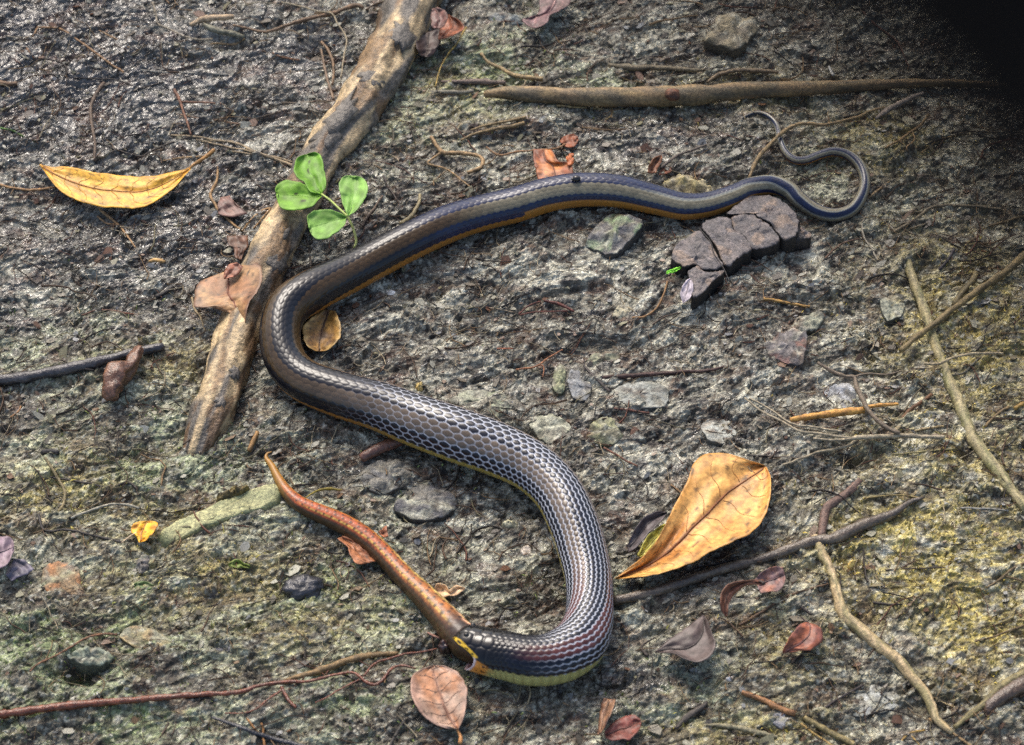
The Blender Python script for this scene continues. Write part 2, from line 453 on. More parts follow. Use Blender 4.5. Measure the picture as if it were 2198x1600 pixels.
# ------------------------------------------------------------------ stones and slabs
def slab(crop, poly, h, col, name='stone', label=None, cat='stone', parent=None, mat=None, col2=None, col3=None, tilt=(0, 0), jag=0.05, dome=0.25, sink=0.002, lift=0.0, n=46, rings=11, group=None, under=0.006, steep=0.12, rough=0.22, crisp=False, edge_shade=None):
    _seed[0] += 5; s = _seed[0]
    if name == 'stone' and dome < 0.4: crisp = True; rough = 0.14; edge_shade = tuple(0.5 * np.array(col))  # stone sides darkened: outline shadow painted into the edge colour
    px = np.array(Z(crop, poly), float)
    c0 = on_ground(px[:, 0].mean(), px[:, 1].mean(), 0.0, HSS)
    z0 = c0[2] + lift - sink - (0.42 * h if parent is None and name == 'stone' else 0)
    p3 = on_plane(px[:, 0], px[:, 1], np.full(len(px), z0 + 0.8 * h))
    q = catmull(p3[:, :2], n, True)
    q = 0.55 * q + 0.45 * np.array([np.interp(np.linspace(0, len(p3), n, endpoint=False), np.arange(len(p3) + 1), np.append(p3[:, i], p3[0, i])) for i in (0, 1)]).T
    c = q.mean(0); size = np.linalg.norm(q - c, axis=1).mean()
    ts = np.concatenate([np.linspace(0.02, 0.86, rings - 4), [0.94, 1.0, 1.0 + steep * 0.5, 1.0 + steep]])
    if crisp: ts = np.concatenate([np.linspace(0.02, 0.93, rings - 4), [0.975, 1.0, 1.004, 1.01]])
    fs = (1, 0.99, 0.93, 0.45, 0.0) if crisp else (1, 0.93, 0.72, 0.25, 0.0)
    V = []; K = []
    for i, t in enumerate(ts):
        jit = 1 + jag * perlin(np.arange(n) * 0.9 + s, np.full(n, s * 0.3), 3) * (t > 0.5)
        xy = c + (q - c) * t * jit[:, None]
        d = xy - c
        top = h * (1 - dome * min(t, 1) ** 2) + d[:, 0] * tilt[0] + d[:, 1] * tilt[1]
        nz = fbm(xy[:, 0] / (size * 0.5) + s, xy[:, 1] / (size * 0.5), s % 60, 4) * min(h * rough, 0.005)
        nz = nz + facets(xy[:, 0] / (size * 0.55) + s, xy[:, 1] / (size * 0.4), s % 60, 1.5) * min(h * rough * 1.3, 0.004)
        f = fs[max(0, i - (rings - 5))]
        z = z0 + (top + nz) * f - (under if i == rings - 1 else 0)
        if i == rings - 1: z = np.full(n, z0 - under)
        V.append(np.c_[xy, z]); K.append(np.full(n, t))
    V = np.concatenate(V)
    xy = V[:, :2] / max(size, 0.006) * 1.0
    cc = np.broadcast_to(lin(col), V.shape).copy()
    if col2 is not None: cc = mix(cc, lin(col2), sstep(-0.1, 0.35, fbm(xy[:, 0] * 1.6 + s, xy[:, 1] * 1.6, s % 31, 4)))
    if col3 is not None: cc = mix(cc, lin(col3), sstep(0.12, 0.4, fbm(xy[:, 0] * 1.1 + s * 2, xy[:, 1] * 1.1, s % 31 + 7, 3)))
    cc = cc * (1 + 0.35 * fbm(V[:, 0] / 0.004, V[:, 1] / 0.003, s % 29, 2))[:, None]
    if name == 'stone':                               # smeared with the mud it lies in
        gcol = sampleC(V[:, 0], V[:, 1])[0]
        cc = mix(cc * 0.86, gcol * 1.15, 0.75 * sstep(-0.25, 0.35, fbm(V[:, 0] / 0.012 + s, V[:, 1] / 0.009, s % 27, 3)))
    if edge_shade is not None: cc[(rings - (3 if crisp else 2)) * n:] = lin(edge_shade)
    F = grid_faces(rings, n, True)
    V = np.vstack([V, V[:n].mean(0)]); cc = np.vstack([cc, cc[0]])
    k = np.arange(n)
    cap = np.stack([(k + 1) % n, k, np.full(n, rings * n)], 1)
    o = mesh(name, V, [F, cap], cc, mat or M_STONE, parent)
    if label: tag(o, label, cat, group)
    return o

# ------------------------------------------------------------------ leaves
def split(poly, k):
    return poly[:k + 1], [poly[0]] + poly[:k - 1:-1]
def leaf(crop, L, R, col, label=None, cat='leaf', name='fallen_leaf', lift=0.002, cl=0.0, cr=0.0, arch=0.0, col2=None, edge=None, vein=None, nv=46, nu=17, mat=None,
         stalk=None, midrib=True, parent=None, spots=0.25, wave=0.0015, thick=0.00045, lowside=0.0, holes=(), group=None, mrw=0.0008, veins=8, A=None):
    _seed[0] += 3; s = _seed[0]
    a = catmull(np.array(Z(crop, L), float)[:, :2], nv); b = catmull(np.array(Z(crop, R), float)[:, :2], nv)
    wn_ = np.sin(np.pi * np.linspace(0, 1, nv))
    for e_, k_ in ((a, 0), (b, 40)):
        e_[:, 0] += 2.2 * wn_ * fbm(np.arange(nv) * 0.16 + s + k_, np.zeros(nv), 6, 3); e_[:, 1] += 2.2 * wn_ * fbm(np.arange(nv) * 0.16 + s + k_, np.zeros(nv) + 3.3, 7, 3)
    u = np.linspace(-1, 1, nu); v = np.linspace(0, 1, nv)
    UU, VV = np.meshgrid(u, v)
    f = (UU + 1) / 2
    px = a[:, None, 0] * (1 - f) + b[:, None, 0] * f; py = a[:, None, 1] * (1 - f) + b[:, None, 1] * f
    w = np.sin(np.pi * np.clip(VV, 0.0, 1)) ** 0.6
    lf = lift + w * (cl * np.clip(-UU, 0, 1) ** 2 + cr * np.clip(UU, 0, 1) ** 2) + arch * np.sin(np.pi * VV) + wave * fbm(UU * 1.2 + s, VV * 3, s % 50, 2) - 0.0010 * w * (1 - np.abs(UU)) ** 3
    P = on_ground(px, py, lf, HSS if A is None else A)
    du = np.gradient(P, axis=1); dv = np.gradient(P, axis=0)
    Nn = np.cross(du, dv); Nn /= np.linalg.norm(Nn, axis=-1)[..., None] + 1e-12
    if Nn[..., 2].mean() < 0: Nn = -Nn
    top = P.reshape(-1, 3); bot = (P - Nn * thick).reshape(-1, 3)
    n = nv * nu
    c = np.broadcast_to(lin(col), (nv, nu, 3)).copy()
    if col2 is not None: c = mix(c, lin(col2), sstep(-0.25, 0.45, fbm(UU * 1.1 + s, VV * 2.2 + s, s % 40, 3)))
    if edge is not None: c = mix(c, lin(edge), 0.8 * sstep(0.62, 1.0, np.abs(UU) + 0.25 * perlin(VV * 7, UU + s, 5)))
    vc = lin(vein) if vein is not None else lin(col) * 0.55
    fr = np.abs(((VV * veins - 0.9 * np.abs(UU) + 0.15 * perlin(UU * 2 + s, VV * 9, 4)) % 1) - 0.5)
    c = mix(c, vc, 0.30 * (1 - sstep(0.02, 0.10, fr)) * (1 - sstep(0.6, 0.95, np.abs(UU))))
    c = mix(c, vc, 0.7 * (1 - sstep(0.03, 0.12, np.abs(UU))))
    c = mix(c, lin((50, 34, 24)), spots * 2 * sstep(0.38, 0.6, fbm(UU * 4 + s, VV * 8, s % 37, 2)).clip(0, .5))
    c = mix(c, lin((40, 28, 20)), 0.75 * sstep(0.50, 0.62, fbm(UU * 9 + s, VV * 20, s % 31 + 3, 1)) * (spots > 0.05))
    for hu, hv, hr in holes: c = mix(c, lin((40, 30, 22)), 1 - sstep(hr * 0.6, hr, np.hypot((UU - hu) * 0.6, VV - hv)))
    c = c * (1 + 0.30 * fbm(UU * 2.3 + s, VV * 6 + s, s % 33 + 2, 4))[..., None]
    c = c.reshape(-1, 3)
    F = grid_faces(nv, nu)
    Fb = F[:, ::-1] + n
    ring = np.concatenate([np.arange(nu), np.arange(1, nv) * nu + nu - 1, (nv - 1) * nu + np.arange(nu - 2, -1, -1), np.arange(nv - 2, 0, -1) * nu])
    r2 = np.roll(ring, -1)
    side = np.stack([ring, ring + n, r2 + n, r2], 1)
    o = mesh(name, np.vstack([top, bot]), [F, Fb, side], np.vstack([c, c * 0.85]), mat or M_LEAF, parent)
    if label: tag(o, label, cat, group)
    if nv >= 60:                                  # raised side veins
        for kv in range(1, veins):
            for sd in (-1, 1):
                tq = np.linspace(0.06, 0.80, 9)
                vv_ = np.clip((kv - 0.15) / veins + 0.85 / veins * tq ** 1.2 + 0.012 * np.sin(tq * 9 + kv), 0.02, 0.97)
                iu = (sd * tq + 1) / 2 * (nu - 1); iv = vv_ * (nv - 1)
                i0 = np.minimum(iu.astype(int), nu - 2); j0 = np.minimum(iv.astype(int), nv - 2); fu = (iu - i0)[:, None]; fv = (iv - j0)[:, None]
                vp = (P[j0, i0] * (1 - fu) + P[j0, i0 + 1] * fu) * (1 - fv) + (P[j0 + 1, i0] * (1 - fu) + P[j0 + 1, i0 + 1] * fu) * fv
                tube_mesh('vein', vp + Nn[j0, i0] * 0.00005, np.linspace(0.00034, 0.00014, 9), tuple(0.55 * np.array(vein) + 0.45 * np.array(col)), mat or M_LEAF, o, 5, 0.05)
    if midrib:
        mp = P[2:-2:2, nu // 2] + Nn[2:-2:2, nu // 2] * mrw * 0.2
        tube_mesh('midrib', mp, np.linspace(mrw, mrw * 0.3, len(mp)), tuple(np.array(vein) if vein else 0.75 * np.array(col)), mat or M_LEAF, o, 6, 0.05)
    if stalk:
        sp, sr = path3(Z(stalk[0], stalk[1]), 0.6, stalk[2] if len(stalk) > 2 else 0.002, wob=0)
        tube_mesh('leaf_stalk', sp, sr, stalk[3] if len(stalk) > 3 else tuple(0.7 * np.array(col)), M_WOOD, o, 7, 0.1)
    return o

# ------------------------------------------------------------------ the snake and its prey
# (x, y, radius) in photograph pixels from the snout back to the tail, roll in degrees, lift in mm
SN = [(976, 1387, 42, 58, 3), (1001, 1390, 49, 58, 3), (1026, 1396, 51, 58, 2), (1054, 1403, 53, 60, 1), (1090, 1411, 54, 64, 0), (1130, 1420, 55.5, 68, 0), (1175, 1419, 57, 66, 0), (1215, 1405, 59, 55, 0),
      (1246, 1378, 58, 30, 0), (1262, 1340, 53, 5, 0), (1266, 1297, 50, -18, 0), (1262, 1240, 51, -30, 0), (1250, 1185, 53, -33, 0), (1231, 1125, 54, -36, 0), (1196, 1056, 54, -40, 0), (1140, 1003, 55.5, -44, 0),
      (1066, 966, 58.5, -46, 0), (989, 938, 60, -46, 0), (891, 903, 57.5, -46, 0), (810, 872, 53.5, -46, 0), (724, 846, 50, -44, 0), (650, 815, 46, -34, 1), (612, 772, 44, -16, 3), (601, 715, 43.5, -4, 5), (618, 662, 45, 18, 6),
      (668, 627, 46.5, 45, 4), (762, 582, 43.5, 58, 0), (876, 522, 42, 60, 0), (958, 484, 41.5, 60, 0), (1034, 459, 39.5, 60, 0), (1108, 441, 39, 60, 0), (1175, 420, 38, 58, 0), (1245, 409, 37.5, 56, 0),
      (1325, 412, 36, 56, 0), (1405, 430, 32.5, 57, 0), (1465, 444, 30, 58, 0), (1520, 440, 27.5, 58, 0), (1575, 422, 25.5, 56, 1), (1610, 405, 23, 50, 2), (1655, 397, 21, 36, 2), (1692, 408, 19.5, 15, 2), (1716, 430, 18, 2, 1),
      (1752, 453, 16, -4, 0), (1790, 462, 15, 0, 0), (1826, 452, 14, 4, 0), (1848, 425, 13, 2, 0), (1857, 390, 12.5, 0, 0), (1846, 355, 12, -10, 0), (1820, 333, 11, -30, 0), (1790, 326, 10.5, -40, 0), (1763, 332, 10, -44, 0), (1730, 344, 9.5, -44, 0),
      (1705, 343, 9, -40, 0), (1686, 327, 8.5, -25, 0), (1674, 299, 8, -5, 0), (1667, 269, 7, 10, 0), (1650, 250, 6, 20, 0), (1628, 242, 5, 20, 0), (1606, 247, 4, 20, 0), (1586, 262, 3, 20, 0), (1578, 286, 1.5, 20, 0)]

def serpent_axis(S, n):
    Q = catmull(np.array(S, float), n)
    m = metre_per_px(on_plane(Q[:, 0], Q[:, 1], np.full(n, 0.010)))
    R = Q[:, 2] * m
    zb = sample(HSS, *on_ground(Q[:, 0], Q[:, 1], R, HSS)[:, :2].T)
    P = on_plane(Q[:, 0], Q[:, 1], zb + R * 0.90 + Q[:, 4] * 0.001)
    k = 15
    z = np.convolve(np.pad(P[:, 2], k, mode='edge'), np.ones(2 * k + 1) / (2 * k + 1), 'valid')
    P = on_plane(Q[:, 0], Q[:, 1], z)
    return Q, P, R

def cells(ph, row, aspect):
    """nearest-scale metric on a staggered lattice: returns border distance (0 at the edge), position inside the scale, cell ids"""
    r0 = np.round(row)
    best = np.full(ph.shape, 9.0); sec = np.full(ph.shape, 9.0); bx = np.zeros_like(ph); by = np.zeros_like(ph); ci = np.zeros_like(ph); cj = np.zeros_like(ph); cs = np.zeros_like(ph)
    for dr in (-1, 0, 1):
        r = r0 + dr
        off = 0.5 * (np.mod(r, 2))
        base = np.round(ph - off)
        for dc in (-1, 0, 1):
            cxx = base + dc + off
            dx = (ph - cxx) * aspect; dy = (row - r)
            d = np.sqrt(dx * dx + dy * dy)
            nb = d < best
            cs = np.where(nb, cj, np.where(d < sec, r, cs))
            sec = np.where(nb, best, np.minimum(sec, d))
            bx = np.where(nb, dx / aspect, bx); by = np.where(nb, dy, by)
            ci = np.where(nb, base + dc, ci); cj = np.where(nb, r, cj)
            best = np.where(nb, d, best)
    return sec - best, bx, by, ci, cj, cs != cj

def build_snake():
    Q, P, R = serpent_axis(SN, 6000)
    s = np.concatenate([[0], np.cumsum(np.linalg.norm(np.diff(P, axis=0), axis=1))])
    spx = np.concatenate([[0], np.cumsum(np.hypot(np.diff(Q[:, 0]), np.diff(Q[:, 1])))])
    # scale length grows away from the swollen neck
    ratio = np.interp(spx, [0, 300, 480, 620, 900, 1200, 5000], [0.24, 0.245, 0.27, 0.32, 0.40, 0.40, 0.40])
    ls = ratio * R
    phase = np.concatenate([[0], np.cumsum(np.diff(s) / (0.5 * (ls[1:] + ls[:-1])))])
    step = np.clip(ls / 8.5, 0.00050, 0.00085)
    cum = np.concatenate([[0], np.cumsum(np.diff(s) / (0.5 * (step[1:] + step[:-1])))])
    idx = np.linspace(0, cum[-1], int(cum[-1]) + 1)
    si = np.interp(idx, cum, s)
    def I(a): return np.interp(si, s, a)
    Pn = np.stack([I(P[:, k]) for k in range(3)], 1); Rn = I(R); roll = np.radians(I(Q[:, 3])); sp = I(spx); ph = I(phase); lsn = I(ls)
    T = np.gradient(Pn, axis=0); T /= np.linalg.norm(T, axis=1)[:, None]
    k = 9
    for ax in range(3): T[:, ax] = np.convolve(np.pad(T[:, ax], k, mode='edge'), np.ones(2 * k + 1) / (2 * k + 1), 'valid')
    T /= np.linalg.norm(T, axis=1)[:, None]
    Nc = CAM - Pn; Nc -= T * (Nc * T).sum(1)[:, None]; Nc /= np.linalg.norm(Nc, axis=1)[:, None]
    Bl = np.cross(Nc, T)
    D = np.cos(roll)[:, None] * Nc + np.sin(roll)[:, None] * Bl
    E = np.sin(roll)[:, None] * Nc - np.cos(roll)[:, None] * Bl
    TH = np.radians(np.concatenate([np.linspace(-180, -106, 15)[:-1], np.linspace(-106, 106, 139), np.linspace(106, 180, 15)[1:-1]]))
    nT = len(TH); n = len(si)
    # head: the first rows are pulled so that the mouth edge depends on the angle (upper jaw longer than the gape corner)
    head_end = 170.0                                    # px along the axis where rows are straight again
    ang = np.abs(np.degrees(TH))
    ue = np.interp(ang, [0, 22, 38, 55, 72, 82, 96, 120, 150, 180], [1, 1, 9, 24, 50, 58, 56, 44, 29, 26])   # px missing from the snout end
    spg = np.broadcast_to(sp[:, None], (n, nT)).copy()
    hm = spg < head_end
    spg = np.where(hm, ue[None, :] + spg * (head_end - ue[None, :]) / head_end, spg)
    def J(a): return np.interp(spg, sp, a)
    th = np.broadcast_to(TH[None, :], (n, nT))
    Rg = J(Rn); phg = J(ph); lsg = J(lsn)
    # round off the snout
    sn = np.clip((30 - spg) / 30, 0, 1)
    Rg = Rg * (1 - 0.42 * sn ** 2.2 * (np.abs(th) < np.radians(80)))
    # head a touch flatter on top, cheeks a touch fuller
    hd = np.clip((150 - spg) / 60, 0, 1)
    Rg = Rg * (1 + hd * (0.035 * np.sin(np.abs(th)) ** 2 - 0.03 * np.cos(th) ** 2))
    row = np.degrees(th) / 12.2
    asp = lsg / (np.radians(12.2) * Rg)
    edge, bx, by, ci, cj, longseam = cells(phg, row, np.minimum(asp, 1.22))
    dors = np.abs(np.degrees(th)) < 104
    frt = 1 - sstep(700, 1000, spg)
    e = 1 - sstep(0.03 + 0.04 * frt, 0.18 + 0.08 * frt, edge)            # 1 on the seam between scales
    # ventral shields
    vb = np.abs((phg % 1) - 0.5) * 2
    ev = sstep(0.80, 0.97, vb)
    plate = np.clip((95 - spg) / 12, 0, 1) * (np.abs(np.degrees(th)) < 82)      # big smooth head plates
    pe, px_, py_, _, _, _ = cells(spg / 24.0 + 0.2, np.degrees(th) / 34.0, 0.8 + 0 * spg)
    pedge = 1 - sstep(0.02, 0.10, pe)
    dome = np.sqrt(np.clip(edge, 0, 0.6) / 0.6)
    hgt = np.where(dors, (0.012 + 0.012 * frt) * dome - (0.006 + 0.006 * frt) * bx, -0.012 * ev)
    hgt = hgt * (1 - plate) + plate * 0.034 * np.sqrt(np.clip(pe, 0, 0.3) / 0.3)
    fade = np.clip((R[0] * 0 + Rg) / 0.006, 0.2, 1)
    Rd = Rg * (1 + hgt * fade)
    flat = 1 - 0.10 * np.clip(-np.cos(th), 0, 1) ** 3
    def JV(a): return np.stack([J(a[:, k]) for k in range(3)], -1)
    V = JV(Pn) + (Rd * flat)[..., None] * (np.cos(th)[..., None] * JV(D) + np.sin(th)[..., None] * JV(E))
    # --- colours
    A = np.abs(np.degrees(th)); lat = np.abs(cj) * 12.2                           # whole scales carry one colour
    navy = lin((13, 17, 30)); tan_f = lin((94, 82, 70)); tan_b = lin((62, 47, 28)); red = lin((78, 42, 40))
    tancol = mix(np.broadcast_to(tan_f, V.shape), tan_b, sstep(1050, 1300, spg))
    tancol = mix(tancol, lin((116, 110, 92)), sstep(1750, 1950, spg))
    tancol = mix(tancol, red, 1 - sstep(330, 480, spg))
    base = np.broadcast_to(navy, V.shape).copy()
    base = mix(base, lin((20, 32, 62)), sstep(1650, 1800, spg))  # blue of the sky painted into the tail navy
    base = mix(base, lin((22, 24, 26)), 0.5 * sstep(1050, 1300, spg) * (1 - sstep(1600, 1750, spg)))
    latm = 0.6 * lat + 0.4 * A
    tsel = sstep(25, 34, latm) * (1 - sstep(60, 70, latm)) * sstep(120, 210, spg)
    base = mix(base, tancol, tsel)
    var = RND[(_h(ci.astype(np.int64), cj.astype(np.int64), 3)) & 4095]
    base = base * (0.78 + 0.44 * var)[..., None]
    pale = lin((206, 210, 220)); darkseam = lin((26, 24, 24))
    front = 1 - sstep(960, 1180, spg)
    seam = mix(base * 0.45, pale, front * sstep(150, 260, spg))
    stretch = 1 - sstep(520, 760, spg)
    seam_amt = np.where(front > 0.5, 0.92, 0.55) * np.where(longseam, 1.0, 1 - 0.95 * stretch - 0.3 * (1 - stretch))
    seam_amt = seam_amt * (1 - 0.45 * tsel * sstep(450, 620, spg))
    base = mix(base, seam, e * seam_amt)
    base = base
    tailz = sstep(2150, 2300, spg)
    base = mix(base, lin((150, 152, 140)), tailz * 0.6 * (1 - sstep(2, 10, np.abs(A - 28))))
    belly = mix(np.broadcast_to(lin((168, 152, 82)), V.shape), lin((152, 104, 46)), sstep(850, 1150, spg))
    belly = mix(belly, lin((160, 156, 98)), 1 - sstep(250, 520, spg))
    belly = mix(belly, lin((196, 190, 120)), 0.6 * (1 - sstep(0.10, 0.30, np.hypot((phg * 1.0 % 1) - 0.5, (np.degrees(th) / 12.2 % 1) - 0.5))) * (1 - sstep(200, 330, spg)))
    belly = mix(belly, lin((120, 92, 48)), 0.45 * ev)
    bl = sstep(100, 104, A + 2.0 * np.cos(phg * 2 * np.pi) + 5 * (1 - sstep(60, 200, spg)))
    bl_lo = np.where(spg > 1950, sstep(86, 92, A), bl)
    base = mix(base, belly, bl_lo)
    # head colours
    hz = 1 - sstep(95, 150, spg)
    blk = lin((20, 21, 25))
    base = mix(base, np.where(pedge[..., None] * plate[..., None] > 0.5, lin((10, 10, 12)), blk), hz * (A < 88))
    d_edge = spg - ue[None, :]
    lipw = np.interp(A, [20, 40, 75, 80], [3, 13, 15, 0])
    lip = (1 - sstep(lipw - 3, lipw + 1, d_edge)) * (A > 24) * (A < 80)
    base = mix(base, lin((205, 168, 52)), lip)
    lipspot = (np.abs((spg / 15.0) % 1 - 0.5) < 0.24) & (d_edge > 1.5) & (d_edge < 8) & (A > 28) & (A < 72)
    base = mix(base, lin((24, 20, 16)), lipspot * 0.95)
    jaw = (1 - sstep(26, 54, d_edge + 9 * perlin(np.degrees(th) / 14, spg / 14, 8))) * sstep(0, 6, A - 79 - 0.5 * np.clip(d_edge - 8, 0, 60))
    base = mix(base, lin((206, 138, 60)), jaw)
    jspot = sstep(0.22, 0.4, perlin(spg / 9.0, np.degrees(th) / 9.0, 5)) * jaw * (d_edge > 5)
    base = mix(base, lin((40, 24, 18)), jspot * 0.9)
    wskin = (1 - sstep(2, 8, d_edge)) * sstep(74, 80, A) * (1 - sstep(120, 160, A))
    base = mix(base, lin((206, 196, 200)), wskin)
    base = mix(base, lin((150, 120, 50)), 0.0 * bl)
    # mouth lining: fold the front edge inwards
    V0 = V[0]; ctr = V0.mean(0)
    axd = T[0]
    lining = []
    for fsh, dep in ((0.94, 0.0004), (0.88, 0.003), (0.84, 0.010), (0.80, 0.020)):
        off = Pn[0] + axd * ((V0 - Pn[0]) @ axd)[:, None]
        lining.append(off + (V0 - off) * fsh + axd * dep)
    lin_v = np.stack(lining[::-1], 0)
    lcol = np.stack([np.broadcast_to(lin(c), (nT, 3)) for c in ((40, 18, 16), (80, 40, 36), (120, 84, 80), (176, 150, 150))], 0)
    up = (np.abs(np.degrees(TH)) < 78)
    lcol = lcol.copy(); lcol[2:, up] = lin((150, 110, 60))
    VV = np.concatenate([lin_v, V], 0); CC = np.concatenate([lcol, base], 0)
    nn = len(VV)
    F = grid_faces(nn, nT, True)
    VV = np.vstack([VV.reshape(-1, 3), Pn[-1] + T[-1] * 0.002]); CC = np.vstack([CC.reshape(-1, 3), CC[-1, 0]])
    k = np.arange(nT)
    cap = np.stack([(nn - 1) * nT + k, (nn - 1) * nT + (k + 1) % nT, np.full(nT, nn * nT)], 1)
    gl = np.concatenate([np.ones((len(lin_v), nT)), hd], 0); gl = np.append(gl.ravel(), 0)
    o = mesh('snake', VV, [F, cap], CC, M_SNAKE, wet=gl)
    tag(o, 'long glossy snake with dark blue and tan stripes and yellow belly swallowing another snake', 'snake')
    # eye on the visible side of the head
    def surf(spx_, deg, out=0.0):
        i = int(np.argmin(np.abs(sp - spx_))); a = math.radians(deg)
        return Pn[i] + (Rn[i] * 0.97 + out) * (math.cos(a) * D[i] + math.sin(a) * E[i]), T[i]
    for sg in (1, -1):
        p, t = surf(30, sg * 27, 0.0000)
        ball('eye', p, (0.0019, 0.0019, 0.0019), (10, 9, 9), M_GLOSS, o)
    return o, Pn, Rn, D, E, sp

def ball(name, p, r, col, mat, parent=None, nu=10, nv=14, rough=0.0, col2=None, axis=None):
    _seed[0] += 3; s = _seed[0]
    a = np.linspace(0.06, np.pi - 0.06, nu); b = np.linspace(0, 2 * np.pi, nv, endpoint=False)
    A, B = np.meshgrid(a, b, indexing='ij')
    d = np.stack([np.sin(A) * np.cos(B), np.sin(A) * np.sin(B), np.cos(A)], -1)
    k = 1 + rough * fbm(d[..., 0] * 1.7 + s, d[..., 1] * 1.7 + d[..., 2], s % 44, 3)
    loc = d * np.array(r) * k[..., None]
    if axis is not None:
        ca, sa = math.cos(axis), math.sin(axis)
        loc = np.stack([loc[..., 0] * ca - loc[..., 1] * sa, loc[..., 0] * sa + loc[..., 1] * ca, loc[..., 2]], -1)
    V = (p + loc).reshape(-1, 3)
    c = np.broadcast_to(lin(col), V.shape).copy()
    if col2 is not None: c = mix(c, lin(col2), sstep(-0.1, 0.3, fbm(d[..., 0].ravel() * 2 + s, d[..., 1].ravel() * 2 + d[..., 2].ravel(), s % 30, 3)))
    V = np.vstack([V, V[:nv].mean(0), V[-nv:].mean(0)]); c = np.vstack([c, c[0], c[-1]])
    j = np.arange(nv); j2 = (j + 1) % nv; n = nu * nv
    return mesh(name, V, [grid_faces(nu, nv, True)[:, ::-1], np.stack([j, j2, np.full(nv, n)], 1), np.stack([(nu - 1) * nv + j2, (nu - 1) * nv + j, np.full(nv, n + 1)], 1)], c, mat, parent)

snake, S_P, S_R, S_D, S_E, S_px = build_snake()

PR = [(1085, 1409, 36, 60, 0), (1050, 1400, 36, 55, 0), (1022, 1391, 37, 45, 0), (1000, 1379, 37, 38, 0), (982, 1362, 35.5, 30, 0), (964, 1340, 33, 30, 0), (940, 1312, 29.5, 30, 0), (905, 1275, 26, 30, 0), (865, 1236, 23.5, 30, 0), (830, 1198, 22.5, 30, 0), (797, 1165, 22.5, 30, 0),
      (760, 1138, 22, 30, 0), (718, 1116, 21, 30, 0), (676, 1098, 19, 30, 0), (640, 1080, 16.5, 30, 0), (613, 1053, 13, 30, 0), (596, 1025, 9.5, 30, 0), (583, 1000, 7, 20, 0), (572, 985, 4.5, 10, 0), (573, 975, 2.6, 0, 1), (583, 970, 1.2, 0, 2)]
def build_prey():
    Q, P, R = serpent_axis(PR, 640)
    # ride on the mud outside, and on the axis of the mouth inside
    n = len(P)
    T = np.gradient(P, axis=0); T /= np.linalg.norm(T, axis=1)[:, None]
    s = np.concatenate([[0], np.cumsum(np.linalg.norm(np.diff(P, axis=0), axis=1))])
    Nc = CAM - P; Nc -= T * (Nc * T).sum(1)[:, None]; Nc /= np.linalg.norm(Nc, axis=1)[:, None]
    Bl = np.cross(Nc, T)                                  # left of travel: the lower side here
    roll = -np.radians(Q[:, 3])
    D = np.cos(roll)[:, None] * Nc + np.sin(roll)[:, None] * Bl; E = np.sin(roll)[:, None] * Nc - np.cos(roll)[:, None] * Bl
    nT = 64
    TH = np.linspace(-np.pi, np.pi, nT, endpoint=False)
    th = np.broadcast_to(TH, (n, nT)); sg = np.broadcast_to(s[:, None], (n, nT)); Rg = np.broadcast_to(R[:, None], (n, nT))
    ls = 0.46 * R; ph = np.concatenate([[0], np.cumsum(np.diff(s) / ls[1:])])[:, None] + 0 * th
    edge, bx, by, ci, cj, _ = cells(ph, np.degrees(th) / 22.0, 1.2 + 0 * th)
    hg = 0.02 * np.sqrt(np.clip(edge, 0, .5) / .5)
    V = P[:, None] + (Rg * (1 + hg))[..., None] * (np.cos(th)[..., None] * D[:, None] + np.sin(th)[..., None] * E[:, None])
    A = np.degrees(th)
    sc = np.interp(np.arange(n), np.arange(n), Q[:, 0])[:, None] + 0 * th        # photograph x: 570 tail tip .. 1085 mouth
    back = mix(np.broadcast_to(lin((152, 72, 34)), V.shape), lin((150, 92, 42)), sstep(780, 930, sc))
    back = mix(back, lin((46, 27, 17)), sstep(945, 985, sc))  # shadow at the mouth painted into the back colour
    pale = mix(np.broadcast_to(lin((160, 98, 44)), V.shape), lin((184, 156, 92)), sstep(760, 880, sc))
    pale = mix(pale, lin((206, 150, 128)), 0.75 * sstep(925, 975, sc) * sstep(-0.4, 0.3, fbm(sg / 0.01, A / 40, 4, 2)))
    c = mix(back, pale, sstep(20, 40, A + 5 * np.sin(ph)))                      # upper side paler and dotted
    c = mix(c, lin((190, 134, 40)), 0.8 * sstep(58, 74, A) * sstep(700, 840, sc))
    c = mix(c, lin((66, 50, 28)), 1 - sstep(-52, -34, A))
    c = mix(c, lin((190, 158, 78)), 0.85 * (1 - sstep(2, 7, np.abs(A + 26))) * sstep(620, 700, sc) * (1 - sstep(950, 985, sc)))
    dot = 1 - sstep(0.22, 0.46, np.hypot(bx * 1.1, by))
    c = mix(c, lin((46, 22, 14)), 0.85 * dot * (A > -30) * (A < 34) * (np.mod(ci, 2) < 1))
    c = mix(c, lin((60, 44, 34)), 0.8 * dot * (np.mod(ci, 2) < 1) * (cj == 2) * sstep(700, 800, sc))
    c = mix(c, lin((70, 40, 24)), 0.5 * dot * (A <= -24))
    c = c * (1 + 0.5 * fbm(sg / 0.006, A / 25, 14, 3))[..., None]
    tip = 1 - sstep(585, 640, sc)
    c = mix(c, lin((150, 110, 44)), tip * 0.9)
    c = c * (0.85 + 0.3 * RND[_h(ci.astype(np.int64), cj.astype(np.int64), 9) & 4095])[..., None]
    F = grid_faces(n, nT, True)
    VV = np.vstack([V.reshape(-1, 3), P[0], P[-1]]); CC = np.vstack([c.reshape(-1, 3), c[0, 0], c[-1, 0]])
    k = np.arange(nT); k2 = (k + 1) % nT
    o = mesh('prey_snake', VV, [F, np.stack([k2, k, np.full(nT, n * nT)], 1), np.stack([(n - 1) * nT + k, (n - 1) * nT + k2, np.full(nT, n * nT + 1)], 1)], CC, M_PREY)
    tag(o, 'tapering tail of a reddish orange speckled snake sticking out of the larger snake mouth', 'snake')
build_prey()

